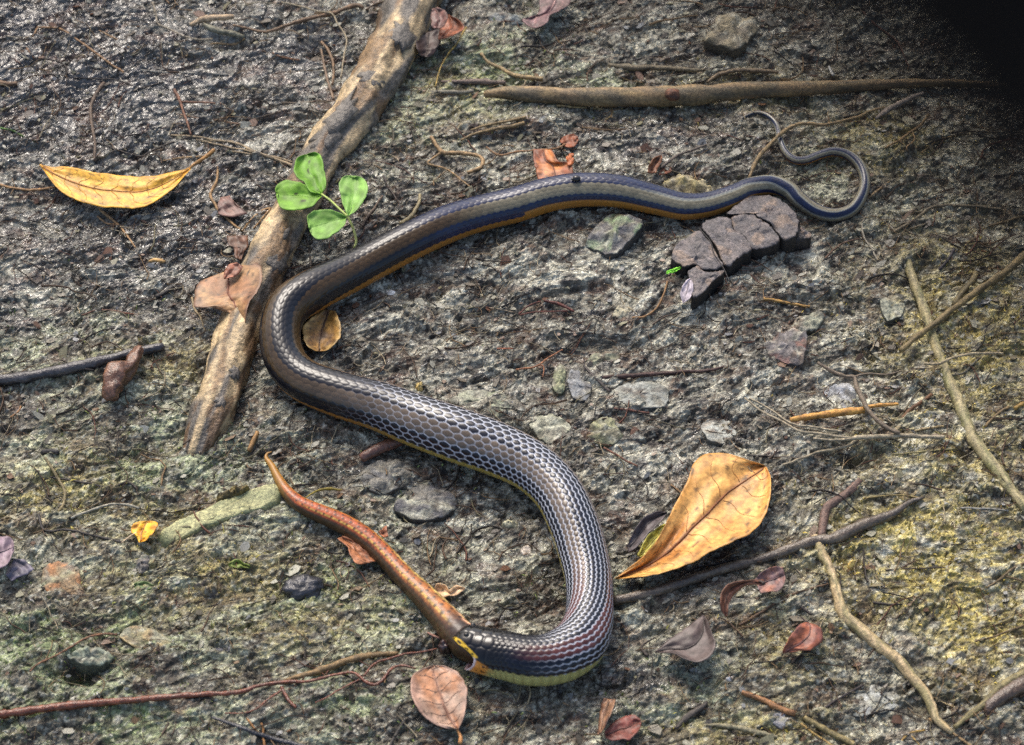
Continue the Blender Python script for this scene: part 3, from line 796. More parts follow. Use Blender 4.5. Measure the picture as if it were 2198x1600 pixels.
# ------------------------------------------------------------------ the big root and the larger sticks
P, R = path3([(935, -75, 56, 6), (885, 0, 54, 6), (842, 110, 53, 4), (776, 220, 52, 2), (717, 302, 46, 0), (680, 360, 44, 0), (622, 465, 43, 0), (584, 547, 45, 0), (548, 625, 45, 0), (514, 702, 46, 0), (490, 785, 46, 0), (469, 862, 46, -1), (440, 931, 42, -4), (422, 985, 30, -8), (412, 1010, 14, -12)], 0.18, 0.0, HSS, seg=190)
big_root = tube_mesh('surface_root', P, R, (172, 150, 114), M_ROOT, None, 48, 0.16, (88, 82, 74), (104, 78, 50), amt2=1.0, amt3=0.8)
tag(big_root, 'thick knobbly tan root with grey bark patches running under the green leaflets', 'root')
# thin plates of grey bark left on it
for (x, y, a, b) in ((862, 72, 24, 34), (795, 165, 30, 16), (735, 235, 26, 46), (698, 290, 24, 36), (604, 505, 14, 24), (600, 562, 26, 22), (474, 862, 14, 12), (505, 800, 12, 12)):
    g = on_ground(x, y, 0.0, HSS)
    i = int(np.argmin(np.linalg.norm(P - on_plane(np.array(x), np.array(y), np.array(g[2] + 0.010)), axis=1)))
    d = rays(np.array(x), np.array(y)); d = d / np.linalg.norm(d)
    oc = CAM - P[i]; ax_ = P[min(i + 2, len(P) - 1)] - P[max(i - 2, 0)]; ax_ /= np.linalg.norm(ax_)
    dp = d - ax_ * (d @ ax_); op = oc - ax_ * (oc @ ax_)
    q = (op @ dp) ** 2 - (dp @ dp) * (op @ op - (R[i] * 1.0) ** 2)
    if q <= 0: continue
    hit = CAM + d * ((-(op @ dp) - math.sqrt(q)) / (dp @ dp))
    nrm = hit - P[i]; nrm -= ax_ * (nrm @ ax_); nrm /= np.linalg.norm(nrm)
    sx = np.cross(nrm, ax_); m = metre_per_px(hit)
    nn = 18; t = np.linspace(0, 2 * np.pi, nn, endpoint=False)
    vs = [hit + nrm * 0.0010]; 
    for f, o_ in ((0.6, 0.0009), (1.0, 0.0004), (1.06, -0.0025)):
        jit = f * (1 + 0.75 * perlin(t * 2.3 + x, np.full(nn, y * 0.1), 6) + 0.3 * perlin(t * 5 + x, np.full(nn, y * 0.3), 7))
        loc = jit[:, None] * (np.cos(t)[:, None] * sx * a * m + np.sin(t)[:, None] * ax_ * b * m * 1.2)
        drop = ((loc @ sx) ** 2) / (2 * R[i])
        vs += list(hit + loc + nrm * o_ - nrm * drop[:, None])
    vs = np.array(vs); k = np.arange(nn); k2 = (k + 1) % nn
    F = [np.stack([np.zeros(nn, int), 1 + k, 1 + k2], 1)]
    Fq = np.concatenate([np.stack([1 + j * nn + k, 1 + (j + 1) * nn + k, 1 + (j + 1) * nn + k2, 1 + j * nn + k2], 1) for j in (0, 1)])
    cc = np.broadcast_to(lin((94, 88, 80)), vs.shape) * (1 + 0.3 * rng.standard_normal((len(vs), 1)) * 0.4)
    mesh('bark_flake', vs, [F[0], Fq], cc, M_ROOT, big_root)

P, R = path3([(1040, 203, 8), (1078, 199, 13), (1115, 201, 16), (1160, 204, 18), (1270, 209, 20), (1380, 208, 21), (1490, 205, 21), (1598, 195, 18), (1735, 190, 16), (1845, 184, 12.5), (1985, 178, 9), (2100, 180, 7.5), (2240, 190, 6)], 0.5, 0.004, HSS)
log = tube_mesh('fallen_stick', P, R, (122, 100, 70), M_WOOD, None, 18, 0.16, (76, 70, 54), (150, 126, 82), amt2=0.8)
tag(log, 'long straight weathered brown stick lying behind the snake tail with one knot', 'stick')
g = on_ground(1443, 203, 0.017, HSS)
ball('knot', g, (0.0062, 0.005, 0.0045), (112, 70, 48), M_WOOD, log, 9, 12, 0.25, (70, 46, 34))

black = stick('E', [(-60, 1520, 38), (0, 1512, 40), (200, 1490, 42), (400, 1452, 44), (600, 1410, 45), (850, 1350, 40), (1100, 1290, 38), (1275, 1252, 34)], 'smooth black wet stick half sunk in the mud under a brown clod', (52, 50, 54), 'fallen_stick', 'stick', mat=M_WETWOOD, sides=14, col2=(84, 80, 80), rough=0.1, lift=0.001)
# brown clod draped over it
_c = Z('E', [(1085, 1262), (1050, 1330), (1010, 1400), (950, 1440), (900, 1500), (870, 1580), (880, 1660)])
P, R = path3([(x, y, r, 4) for (x, y), r in zip(_c, (9, 14, 17, 21, 25, 22, 11))], 0.45, 0.004, HSS, seg=26)
o = tube_mesh('clod', P, R, (98, 66, 48), M_WETWOOD, None, 22, 0.42, (62, 42, 34), (134, 96, 72))
tag(o, 'lumpy wet brown clod of rotten wood resting on the black stick', 'clod')

P, R = path3([(1317, 1290, 11), (1394, 1274, 11), (1462, 1252, 11), (1545, 1224, 11), (1650, 1196, 11), (1735, 1166, 13), (1790, 1157, 13.5), (1845, 1130, 13), (1914, 1105, 10), (1950, 1080, 6), (1983, 1068, 3)], 0.4, 0.001, HSS)
o = tube_mesh('fallen_branch', P, R, (84, 72, 60), M_WETWOOD, None, 16, 0.2, (46, 42, 40), (124, 112, 92))
tag(o, 'dark wet forked branch below the large yellow brown leaf', 'branch')
P, R = path3(Z('L', [(600, 1370, 32), (615, 1240, 34), (640, 1130, 36), (740, 1060, 34), (840, 980, 32), (895, 915, 30)]), 0.5, 0.001, HSS)
tube_mesh('side_branch', P, R, (104, 80, 68), M_WOOD, o, 12, 0.18, (64, 52, 46))

P, R = path3(Z('L', [(545, 1350, 28, 3), (590, 1450, 36, 3), (620, 1530, 40, 2)]) + Z('Q', [(640, 160, 38), (690, 290, 38), (725, 420, 40), (770, 570, 46), (850, 650, 48), (960, 745, 48), (1080, 850, 48), (1200, 935, 46), (1300, 1060, 42), (1400, 1180, 40), (1460, 1290, 38), (1500, 1400, 34), (1620, 1500, 22)]), 0.35, 0.001, HSS)
o = tube_mesh('surface_root', P, R, (168, 146, 106), M_WOOD, None, 16, 0.2, (118, 112, 74), (196, 172, 138), amt2=0.8)
tag(o, 'pale crooked root snaking down from the dark forked branch over yellow moss', 'root')
P, R = path3(Z('H', [(1240, 500, 26), (1275, 600, 32), (1310, 720, 34), (1360, 840, 36), (1400, 950, 38), (1440, 1080, 40), (1500, 1270, 40), (1560, 1420, 40)]) + Z('L', [(1600, 150, 44), (1670, 290, 46), (1720, 430, 46), (1780, 590, 48), (1880, 720, 48), (1990, 860, 46), (2080, 990, 44), (2200, 1140, 42)]), 0.25, 0.0, HSS)
o = tube_mesh('surface_root', P, R, (146, 134, 96), M_WOOD, None, 16, 0.22, (104, 104, 66), (170, 156, 122), amt2=0.8)
tag(o, 'long straight olive grey root half buried in mossy ground, crossed by a thin stick', 'root')

# ------------------------------------------------------------------ twigs and rootlets, one by one
stick('H', uni([(1220, 1285), (1350, 1170), (1450, 1100), (1600, 980), (1750, 870), (1900, 760), (2050, 660), (2200, 525)], 20, 30), 'straight tan stick laid across the long olive root', (140, 120, 78), 'fallen_stick', 'stick', lift=0.006, sides=10, A=HSS)
stick('H', uni([(1640, 930), (1700, 830), (1780, 740), (1810, 680)], 26, 22), 'short thick olive stub lying alongside the straight tan stick', (122, 108, 70), 'broken_stick', 'stick', sides=10)
stick('H', uni([(1520, 650), (1590, 570), (1640, 490)], 11, 14), 'short dark purple twig above the straight tan stick', (62, 54, 58))
stick('H', uni([(1400, 1380), (1510, 1390), (1620, 1340), (1760, 1310), (1900, 1305), (2020, 1310)], 11, 12), 'pale bent twig lying over the long olive root', (186, 168, 132), lift=0.008)
stick('H', uni([(1500, 1400), (1430, 1520), (1340, 1620), (1240, 1760), (1130, 1900)], 6, 5), 'long thin dark rootlet leading from the pale bent twig to the yellow stick', (104, 92, 66), 'rootlet', 'root')
stick('H', uni([(1620, 1480), (1720, 1450), (1820, 1350), (1900, 1310)], 8, 9), 'grey curved rootlet under the pale bent twig', (120, 114, 96), 'rootlet', 'root')
stick('H', uni([(150, 880), (330, 910), (510, 940)], 14, 9), 'short yellow tan straw below the cracked bark slab', (190, 146, 76), 'straw', 'twig')
stick('H', uni([(960, 210), (920, 290), (930, 390), (980, 470), (1040, 570)], 8, 7), 'thin whitish wavy rootlet right of the cracked bark slab', (188, 178, 156), 'rootlet', 'root')
stick('H', uni([(1150, 360), (1300, 280), (1420, 190), (1500, 155), (1650, 150), (1850, 160), (2010, 180)], 12, 12), 'grey brown arched twig right of the snake tail loop', (132, 118, 92), sub=[('side_twig', 'H', uni([(1300, 330), (1400, 300), (1490, 270)], 8, 6))])
stick('H', uni([(610, 590), (690, 500), (780, 440), (900, 410)], 9, 6), 'reddish forked rootlet beside the bark slab end', (98, 70, 50), 'rootlet', 'root', sub=[('side_twig', 'H', uni([(690, 500), (650, 440)], 5, 4))])
stick('H', uni([(1910, 310), (2050, 270), (2200, 225)], 10, 9), 'faint tan twig high on the mossy bank beside the olive root', (134, 112, 76))
stick('L', uni([(360, 442), (500, 420), (700, 390), (935, 368)], 20, 30), 'bright orange yellow split stick on grey mud', (214, 160, 78), 'split_stick', 'stick', sides=10, lift=0.004, col2=(150, 96, 44), sub=[('pale_splinter', 'L', uni([(930, 345), (1080, 325), (1200, 318)], 16, 12))])
stick('P', [(1755, 778, 3.5), (1785, 797, 4), (1815, 808, 4), (1834, 811, 4.5), (1840, 835, 5), (1854, 862, 5), (1862, 879, 5), (1887, 906, 5), (1914, 923, 5), (1931, 931, 4)], 'crooked grey brown twig passing over the orange yellow stick', (122, 106, 86), lift=0.009, A=HSS, sub=[('side_twig', 'L', uni([(850, 110), (960, 80), (1100, 90), (1220, 60)], 9, 6))])
stick('L', [(830, 590, 15), (900, 578, 18), (1050, 575, 18), (1250, 566, 18), (1400, 575, 17), (1560, 575, 15)], 'bleached straight twig ending in a spray of thin forks', (170, 156, 128), lift=0.006, sides=9, A=HSS, sub=[('side_twig', 'L', uni([(0, 270), (130, 370), (280, 450), (430, 530), (600, 552), (840, 585)], 8, 11)), ('side_twig', 'L', uni([(40, 270), (200, 360), (370, 470), (550, 500), (760, 535)], 7, 9)), ('side_twig', 'L', uni([(540, 590), (700, 600), (850, 592)], 9, 11))])
stick('L', uni([(300, 795), (450, 740), (560, 700), (700, 670), (820, 640), (875, 598)], 8, 14), 'pale wavy twig under the bleached straight twig', (160, 146, 118), lift=0.003)
stick('L', uni([(-10, 720), (150, 725), (380, 740)], 9, 10), 'dark twig touching the upper edge of the large yellow brown leaf', (72, 66, 58))
stick('L', uni([(1230, 430), (1300, 360), (1400, 290), (1462, 243)], 15, 12), 'short brown broken twig right of the orange yellow stick', (116, 78, 44))
stick('L', uni([(1280, 545), (1420, 510), (1560, 492)], 8, 9), 'thin tan twig just above the bleached straight twig', (158, 138, 96))
stick('L', uni([(1150, 715), (1300, 700), (1500, 680), (1640, 668)], 8, 7), 'thin olive rootlet below the bleached straight twig', (140, 130, 84), 'rootlet', 'root')
stick('L', uni([(1880, 490), (1970, 400), (2065, 340)], 13, 11), 'short tan twig beside the olive root near yellow sprig', (136, 112, 72))
stick('L', uni([(2110, 355), (2200, 300)], 18, 14), 'stubby yellow twig end at the mossy bank', (186, 150, 78))
stick('L', uni([(1930, 465), (2050, 450), (2182, 465)], 7, 7), 'thin whitish rootlet lying right of the olive root', (186, 176, 140), 'rootlet', 'root')
stick('L', uni([(930, 1055), (1080, 1035), (1230, 1030), (1360, 1050)], 6, 6), 'thin yellowish rootlet above the forked branch tip', (150, 132, 80), 'rootlet', 'root')
stick('L', uni([(1690, 1130), (1880, 1135), (2060, 1150)], 8, 6), 'silvery splinter lying beside a dark hole in the moss', (160, 158, 148))
stick('Q', uni([(300, 390), (400, 490), (520, 580)], 11, 9), 'short dark twig above the small orange red leaf', (60, 50, 44))
stick('Q', uni([(-40, 665), (150, 550), (330, 440), (450, 400), (650, 340)], 12, 9), 'slim brown twig between the purple leaf and orange red leaf', (98, 72, 46))
stick('Q', uni([(570, 1365), (680, 1270), (800, 1200), (930, 1130)], 12, 9), 'black twig on pale mud left of the crooked root', (56, 46, 44), sub=[('side_twig', 'Q', uni([(680, 1270), (670, 1190)], 7, 5))])
stick('Q', uni([(-20, 1185), (150, 1250), (270, 1310), (395, 1352)], 20, 26), 'orange tan stick on pale mud', (168, 118, 72), 'fallen_stick', 'stick', sides=10)
stick('Q', uni([(470, 1385), (600, 1460), (700, 1520), (870, 1600)], 22, 26), 'mossy olive stick pointing away from the orange tan stick', (142, 126, 80), 'fallen_stick', 'stick', sides=10)
stick('Q', uni([(440, 1430), (560, 1520), (700, 1610)], 8, 8), 'thin yellow straw beside the mossy olive stick', (192, 158, 88), 'straw', 'twig')
stick('Q', [(1640, 1460, 20), (1780, 1350, 28), (1890, 1260, 32), (2000, 1150, 34), (2200, 1030, 34)], 'mossy pale stick pressed against a thick dark root end', (132, 120, 78), 'fallen_stick', 'stick', sides=12)
stick('Q', [(1885, 1370, 30), (1930, 1280, 56), (2060, 1190, 64), (2250, 1090, 66)], 'thick dark brown root end beside the mossy pale stick', (96, 76, 60), 'surface_root', 'root', sides=16, mat=M_WETWOOD, col2=(60, 50, 44), sink=0.25, A=HSS)
stick('Q', uni([(1455, 1212), (1550, 1265), (1665, 1312)], 6, 6), 'thin pale rootlet leaving the lower end of the crooked root', (184, 164, 120), 'rootlet', 'root')
stick('Q', uni([(1440, 1390), (1560, 1460), (1700, 1560), (1780, 1620)], 9, 11), 'straight tan straw under the lower end of the crooked root', (172, 140, 94), 'straw', 'twig')
stick('Q', uni([(1890, 695), (2000, 640), (2100, 600), (2200, 545)], 7, 9), 'thin olive twig on yellow moss right of the crooked root', (142, 128, 80))
stick('Q', uni([(1800, 790), (1950, 750), (2080, 700), (2180, 665)], 8, 8), 'brown twig on yellow moss just below a thin olive twig', (112, 92, 62))
stick('Q', uni([(1890, 370), (2000, 300), (2100, 220), (2200, 170)], 9, 10), 'slanting brown twig on the brightest yellow moss', (116, 96, 64), sub=[('side_twig', 'Q', uni([(2040, 285), (2190, 322)], 9, 8))])
stick('Q', uni([(1100, 232), (1330, 220), (1600, 210)], 7, 6), 'dark rootlet along the edge of the yellow moss', (72, 58, 44), 'rootlet', 'root')
stick('Q', uni([(1000, 485), (1120, 500), (1235, 500)], 12, 6), 'dark pointed twig in the hollow beside the crooked root', (50, 42, 36))
stick('Q', uni([(1215, 1575), (1290, 1510), (1410, 1480)], 9, 8), 'yellow forked straw in front of the crooked root', (190, 154, 80), 'straw', 'twig', sub=[('side_twig', 'Q', uni([(1290, 1515), (1370, 1600)], 7, 6))])

stick('A', uni([(290, 215), (470, 225), (600, 310), (700, 380), (850, 490), (965, 568)], 7, 9), 'long tan kinked rootlet on the wettest black mud', (160, 122, 82), 'rootlet', 'root', sub=[('side_twig', 'A', uni([(290, 215), (255, 290)], 6, 5))])
stick('A', [(808, 645, 13), (760, 720, 16), (715, 810, 14), (708, 900, 13), (725, 1000, 12), (740, 1110, 12), (738, 1250, 10)], 'upright curved brown twig above the long yellow leaf', (104, 84, 66), lift=0.003, sub=[('side_twig', 'A', uni([(742, 1230), (785, 1190)], 8, 6))])
stick('A', uni([(1360, 700), (1410, 800), (1440, 900), (1492, 1052)], 13, 7), 'short red brown tapering twig between wet mud and yellow leaf', (128, 84, 58), lift=0.003, sub=[('side_twig', 'A', uni([(1420, 795), (1540, 800), (1680, 805)], 8, 7))])
stick('A', uni([(1100, 550), (1280, 565), (1450, 570), (1640, 575), (1785, 585)], 6, 8), 'straight silver grey rootlet on wet mud', (150, 146, 134), 'rootlet', 'root')
stick('A', uni([(1380, 890), (1500, 915), (1700, 940), (1850, 970), (1985, 985)], 5, 6), 'thin brown rootlet left of the thick knobbly root', (134, 102, 76), 'rootlet', 'root')
stick('P', [(366, 291, 2), (412, 293, 2), (467, 302, 2.5), (508, 309, 3), (545, 325, 3.2), (600, 345, 3.2), (634, 360, 3)], 'bundle of straight tan rootlets running to the green leaflets', (160, 140, 108), 'rootlet', 'root', sub=[('side_twig', 'P', uni([(420, 300), (500, 318), (560, 330), (628, 348)], 2, 2.5)), ('side_twig', 'F', uni([(0, 95), (200, 120), (380, 165), (470, 200)], 6, 7))])
stick('A', uni([(740, 1110), (900, 1165), (1000, 1200), (1110, 1220), (1180, 1180), (1350, 1110), (1480, 1070)], 6, 6), 'dark sinuous rootlet just above the long yellow leaf', (64, 54, 46), 'rootlet', 'root')
stick('A', uni([(1270, 1255), (1400, 1235), (1590, 1220)], 5, 6), 'thin pale rootlet touching the stalk of the long yellow leaf', (172, 140, 96), 'rootlet', 'root')
stick('A', uni([(-20, 1435), (100, 1470), (250, 1485), (350, 1475), (440, 1458)], 11, 8), 'tan root pointing at the tip of the long yellow leaf', (176, 134, 86), 'rootlet', 'root')
stick('A', uni([(1190, 20), (1215, 110), (1240, 190), (1330, 230), (1420, 280), (1540, 310), (1660, 305)], 7, 7), 'bent grey rootlet hooking round the pale bark pieces', (146, 134, 112), 'rootlet', 'root')
stick('A', uni([(1450, 440), (1560, 380), (1680, 340), (1820, 350), (1910, 305)], 6, 6), 'thin tan rootlet below the pale bark pieces', (150, 124, 84), 'rootlet', 'root')
stick('A', [(1485, 195, 14), (1580, 152, 24), (1700, 140, 24), (1825, 132, 18)], 'pale tan scrap of bark on the wet mud', (196, 168, 132), 'bark_scrap', 'bark', sides=10, lift=0.004)
stick('A', [(1590, 195, 14), (1700, 240, 22), (1800, 262, 22), (1905, 285, 12)], 'grey green stick piece tucked under the pale bark scrap', (134, 130, 108), 'broken_stick', 'stick', sides=10, lift=0.003)
stick('A', uni([(-30, 648), (60, 655), (135, 655)], 20, 15), 'stubby tan stick end poking out of black mud', (134, 104, 76), 'broken_stick', 'stick', sides=9)
stick('A', uni([(-20, 995), (100, 1020), (190, 1070), (275, 1105)], 8, 4), 'narrow green grass blade on wet black mud', (84, 128, 52), 'green_grass', 'grass', mat=M_GREEN)
stick('P', [(468, 356, 2), (464, 390, 3), (451, 418, 3.2), (462, 440, 3), (470, 452, 2.8), (492, 474, 2.8), (520, 497, 2.2)], 'pale zigzag rootlet below the stalk of the long yellow leaf', (174, 136, 88), 'rootlet', 'root', sub=[('side_twig', 'E', uni([(1890, 350), (1960, 260), (2050, 190), (2120, 170)], 8, 9)), ('side_twig', 'E', uni([(1980, 330), (2050, 250), (2110, 180)], 6, 8))])
stick('A', uni([(780, 240), (880, 290), (960, 340), (1010, 375)], 5, 5), 'short tan rootlet on glistening mud beside long kinked one', (156, 122, 80), 'rootlet', 'root')
stick('A', uni([(210, 380), (240, 420), (268, 462)], 9, 6), 'tiny brown twig under the long kinked rootlet', (128, 92, 58))
stick('A', uni([(220, 600), (400, 580), (600, 610), (850, 620), (1000, 650), (1080, 690), (1280, 640)], 6, 6), 'dark wavy rootlet crossing the top of the upright curved twig', (60, 52, 46), 'rootlet', 'root')
stick('A', uni([(330, 555), (500, 510), (640, 490), (770, 468)], 6, 6), 'short black rootlet on the wet mud', (52, 46, 42), 'rootlet', 'root')
stick('E', uni([(760, 170), (850, 240), (930, 310), (1010, 410), (1060, 480)], 12, 6), 'tan rootlet coming out below the long yellow leaf', (186, 146, 100), 'rootlet', 'root', sub=[('side_twig', 'E', uni([(760, 235), (830, 290), (920, 300)], 8, 6))])
stick('E', [(1165, 588, 10), (1200, 576, 15), (1240, 580, 15), (1290, 596, 12)], 'small smooth tan pod on dark mud', (212, 168, 104), 'seed_pod', 'seed pod', sides=10, mat=M_LEAF)
stick('E', uni([(640, 1010), (760, 965), (900, 975), (1040, 1000)], 7, 6), 'rust coloured rootlet above the black stick', (110, 66, 44), 'rootlet', 'root')
stick('E', uni([(960, 970), (1020, 900), (1150, 880), (1260, 885)], 5, 5), 'fine dark hooked rootlet on grey mud', (70, 58, 48), 'rootlet', 'root')
stick('E', uni([(1500, 870), (1520, 960), (1570, 1030), (1600, 1130)], 10, 6), 'pale rootlet hanging from the folded tan leaf', (168, 146, 108), 'rootlet', 'root')
stick('E', uni([(1215, 865), (1290, 830), (1355, 785)], 18, 16), 'short black stub in grey mud', (44, 38, 34), 'broken_stick', 'stick', sides=9)

stick('B', [(0, 200, 8), (120, 222, 9), (250, 252, 11), (430, 195, 13), (560, 155, 15), (760, 110, 16), (860, 75, 18), (960, 45, 20), (1020, 60, 12)], 'brown arched branch leading up to the thick knobbly root', (126, 98, 70), 'fallen_branch', 'branch', sides=10, lift=0.004)
stick('B', uni([(380, 20), (520, 50), (650, 85), (770, 110), (820, 190), (885, 305), (870, 430), (840, 615)], 6, 6), 'thin pale jointed twig hanging over the brown arched branch', (172, 156, 124), lift=0.007)
stick('B', uni([(690, 330), (740, 390), (780, 480), (785, 560), (775, 660)], 12, 9), 'curved tan twig in the dark hollow left of the thick root', (136, 108, 78), lift=0.003)
stick('B', uni([(690, 390), (710, 500), (730, 600), (770, 720), (785, 780)], 9, 11), 'straight tan twig beside a curved one left of the thick root', (132, 108, 84), lift=0.002)
stick('B', uni([(1040, 80), (1110, 30), (1190, 12)], 9, 7), 'short dark twig touching the top of the thick root', (86, 70, 54))
stick('B', uni([(1820, 215), (1760, 320), (1690, 410), (1630, 510), (1600, 600), (1578, 680)], 7, 5), 'thin yellow rootlet hanging from the folded brown leaf', (178, 148, 72), 'rootlet', 'root', lift=0.005)
stick('B', [(1545, 1070, 14), (1590, 1140, 17), (1650, 1195, 17), (1780, 1195, 16), (1900, 1215, 15), (1950, 1250, 15), (1930, 1310, 15), (1835, 1352, 14)], 'tan hooked root in front of the straight weathered stick', (166, 134, 90), 'rootlet', 'root', sides=9, lift=0.003, sub=[('side_twig', 'B', uni([(1640, 1185), (1560, 1240), (1520, 1280), (1640, 1310), (1750, 1380), (1860, 1470)], 10, 6))])
stick('P', uni([(989, 301), (1022, 287), (1066, 276), (1100, 271), (1126, 264)], 2.5, 4.5), 'lower of two parallel tan twigs below the weathered stick', (140, 116, 76), lift=0.003)
stick('P', uni([(1010, 279), (1063, 265), (1091, 260), (1129, 252)], 2, 3.6), 'upper of two parallel tan twigs below the weathered stick', (150, 126, 84), lift=0.003)
stick('B', [(1530, 718, 8), (1650, 720, 16), (1750, 725, 20), (1880, 716, 14)], 'grey stub lying left of the weathered stick end', (132, 126, 108), 'broken_stick', 'stick', sides=9)
stick('B', [(1620, 640, 10), (1800, 640, 18), (1950, 640, 24), (2130, 652, 16)], 'reddish grey bark strip above the weathered stick end', (118, 100, 88), 'bark_strip', 'bark', sides=9)
stick('B', uni([(1250, 980), (1250, 1080), (1210, 1180), (1170, 1235)], 10, 8), 'mossy dark curved twig right of the thick root', (84, 80, 62))
stick('B', uni([(1170, 1370), (1210, 1450), (1290, 1580)], 7, 7), 'thin dark twig right of the green leaflets', (66, 54, 48))
stick('P', uni([(1033, 115), (1050, 135), (1075, 147), (1105, 162), (1165, 170)], 3, 5), 'bent tan twig above the weathered stick', (160, 136, 92), lift=0.003)
stick('B', uni([(310, 412), (390, 450), (535, 470)], 9, 5), 'small reddish twig on wet mud left of the thick root', (134, 92, 60))
stick('B', uni([(380, 800), (500, 805), (650, 795), (800, 795)], 6, 6), 'level thin rootlet pointing at the thick root', (110, 94, 74), 'rootlet', 'root')
stick('B', uni([(150, 932), (280, 900), (375, 868)], 6, 5), 'small slanted rootlet on wet grey mud', (92, 78, 62), 'rootlet', 'root')
stick('F', uni([(1310, 660), (1400, 590), (1450, 500), (1460, 430)], 18, 12), 'stubby olive twig beside the upper edge of the snake', (148, 134, 96), sides=9, lift=0.003)
stick('F', uni([(1000, 700), (1040, 620), (1100, 540), (1170, 440)], 14, 9), 'mottled brown twig between green leaflets and snake', (104, 84, 66))
stick('F', uni([(555, 740), (590, 830), (610, 990)], 9, 9), 'dark twig hugging the right side of the thick root', (72, 60, 50))
stick('C', [(1700, 642, 11), (1800, 580, 15), (1920, 552, 17), (2060, 550, 17), (2182, 558, 15), (2260, 565, 10)], 'curved grey brown stick lying behind the long weathered stick', (136, 116, 88), 'fallen_stick', 'stick', sides=10, lift=0.004)
stick('C', uni([(530, 825), (700, 840), (965, 858)], 8, 7), 'thin tan twig under the near side of the weathered stick', (170, 146, 96), sub=[('side_twig', 'C', uni([(965, 858), (960, 895), (915, 935)], 6, 6))])
stick('C', uni([(-20, 1150), (70, 1210), (200, 1190), (340, 1175), (520, 1160), (595, 1128)], 7, 8), 'red tan rootlet lying over the rusty leaf fragment', (150, 110, 70), 'rootlet', 'root', lift=0.004)
stick('C', uni([(1340, 1310), (1450, 1230), (1560, 1180), (1700, 1132)], 13, 8), 'grey brown slanting twig behind the snake', (98, 86, 76), lift=0.003)
stick('D', [(35, 1390, 12), (80, 1280, 15), (150, 1180, 15), (230, 1100, 14), (300, 1030, 14), (400, 975, 13), (500, 965, 12), (620, 975, 12), (720, 955, 12), (870, 920, 12), (960, 880, 11), (1090, 835, 9)], 'long tan root curving over the thin end of the snake tail', (156, 130, 88), 'rootlet', 'root', lift=0.007, sides=9, A=HSS)
stick('C', uni([(1120, 472), (1250, 445), (1365, 432)], 9, 6), 'short black twig above the weathered stick', (50, 44, 40))
stick('C', [(930, 505, 14), (1100, 530, 24), (1300, 530, 20), (1550, 545, 18), (1710, 552, 10)], 'flat mossy bark strip just behind the weathered stick', (120, 108, 82), 'bark_strip', 'bark', sides=9)
stick('D', [(1025, 925, 10), (1100, 870, 20), (1250, 790, 20), (1400, 725, 12)], 'split pale purple grey wood splinter near the dark corner', (170, 154, 138), 'wood_splinter', 'wood', sides=9, lift=0.005)
stick('D', uni([(662, 515), (675, 550), (697, 590)], 7, 12), 'bright white splinter standing by the weathered stick', (232, 230, 220), 'wood_splinter', 'wood', lift=0.004)
stick('D', uni([(1440, 895), (1370, 980), (1300, 1030), (1200, 1100), (1100, 1150)], 11, 8), 'tangled tan root on the yellow bank beyond the tail loop', (150, 120, 76), 'rootlet', 'root', lift=0.003, sub=[('side_twig', 'D', uni([(1310, 1030), (1330, 1090), (1270, 1150), (1280, 1185)], 8, 5)), ('side_twig', 'D', uni([(1290, 1035), (1220, 1080), (1240, 1130)], 6, 5))])
stick('D', uni([(945, 1565), (1050, 1480), (1135, 1415)], 8, 6), 'small pale twig touching the outer side of the tail loop', (164, 136, 96))
stick('D', uni([(1380, 1195), (1500, 1105), (1650, 1060), (1760, 1050)], 8, 6), 'long faint rootlet on the bank beyond the tangled root', (140, 118, 76), 'rootlet', 'root')
stick('D', uni([(930, 90), (1050, 210), (1190, 320), (1250, 440), (1285, 515)], 9, 6), 'reddish thin twig behind the weathered stick near the dark corner', (112, 76, 60))
stick('P', [(-30, 1537, 9), (0, 1534, 9), (82, 1523, 9.5), (165, 1513, 8.5), (247, 1506, 7.5), (330, 1499, 6.5), (412, 1492, 6), (508, 1487, 5), (555, 1473, 4), (600, 1465, 3.6), (665, 1462, 3.4), (720, 1449, 3.2), (756, 1443, 3), (770, 1451, 3), (786, 1465, 3.2), (805, 1470, 3.4), (824, 1457, 3.2), (841, 1435, 3), (863, 1429, 2.6), (893, 1435, 2)], 'long red brown creeper stem ending in a wavy tendril', (124, 68, 44), 'creeper_stem', 'stem', lift=0.004, mat=M_WETWOOD, col2=(84, 46, 32), A=HSS, sub=[('tendril', 'N', uni([(1020, 1060), (1100, 970), (1200, 930), (1330, 890), (1450, 875), (1590, 848)], 9, 7)), ('side_twig', 'N', uni([(980, 1090), (880, 1140), (760, 1210), (640, 1270)], 8, 5)), ('side_twig', 'N', uni([(380, 1150), (430, 1240), (495, 1305)], 14, 12)), ('side_twig', 'N', uni([(390, 1165), (280, 1240), (130, 1340), (-60, 1350)], 9, 6))])
stick('N', [(400, 1095, 14), (600, 1045, 28), (760, 990, 30), (900, 940, 28), (1080, 900, 24), (1290, 880, 14)], 'short mossy tan stick between creeper stem and prey', (140, 112, 70), 'broken_stick', 'stick', sides=10, col2=(70, 60, 44))
stick('N', uni([(110, 1390), (190, 1500), (228, 1535), (250, 1615)], 8, 10), 'orange forked rootlet under the creeper stem', (190, 134, 74), 'rootlet', 'root', sub=[('side_twig', 'N', uni([(218, 1425), (238, 1480), (228, 1535)], 7, 8))])
stick('M', [(1640, 1378, 8), (1850, 1450, 18), (2000, 1510, 20), (2200, 1570, 20), (2500, 1640, 18)], 'straight blue black twig under the creeper stem', (50, 50, 56), mat=M_WETWOOD)
stick('N', uni([(1225, 1610), (1280, 1500), (1350, 1395)], 14, 12), 'short dark twig left of the oval pale leaf', (70, 64, 56))
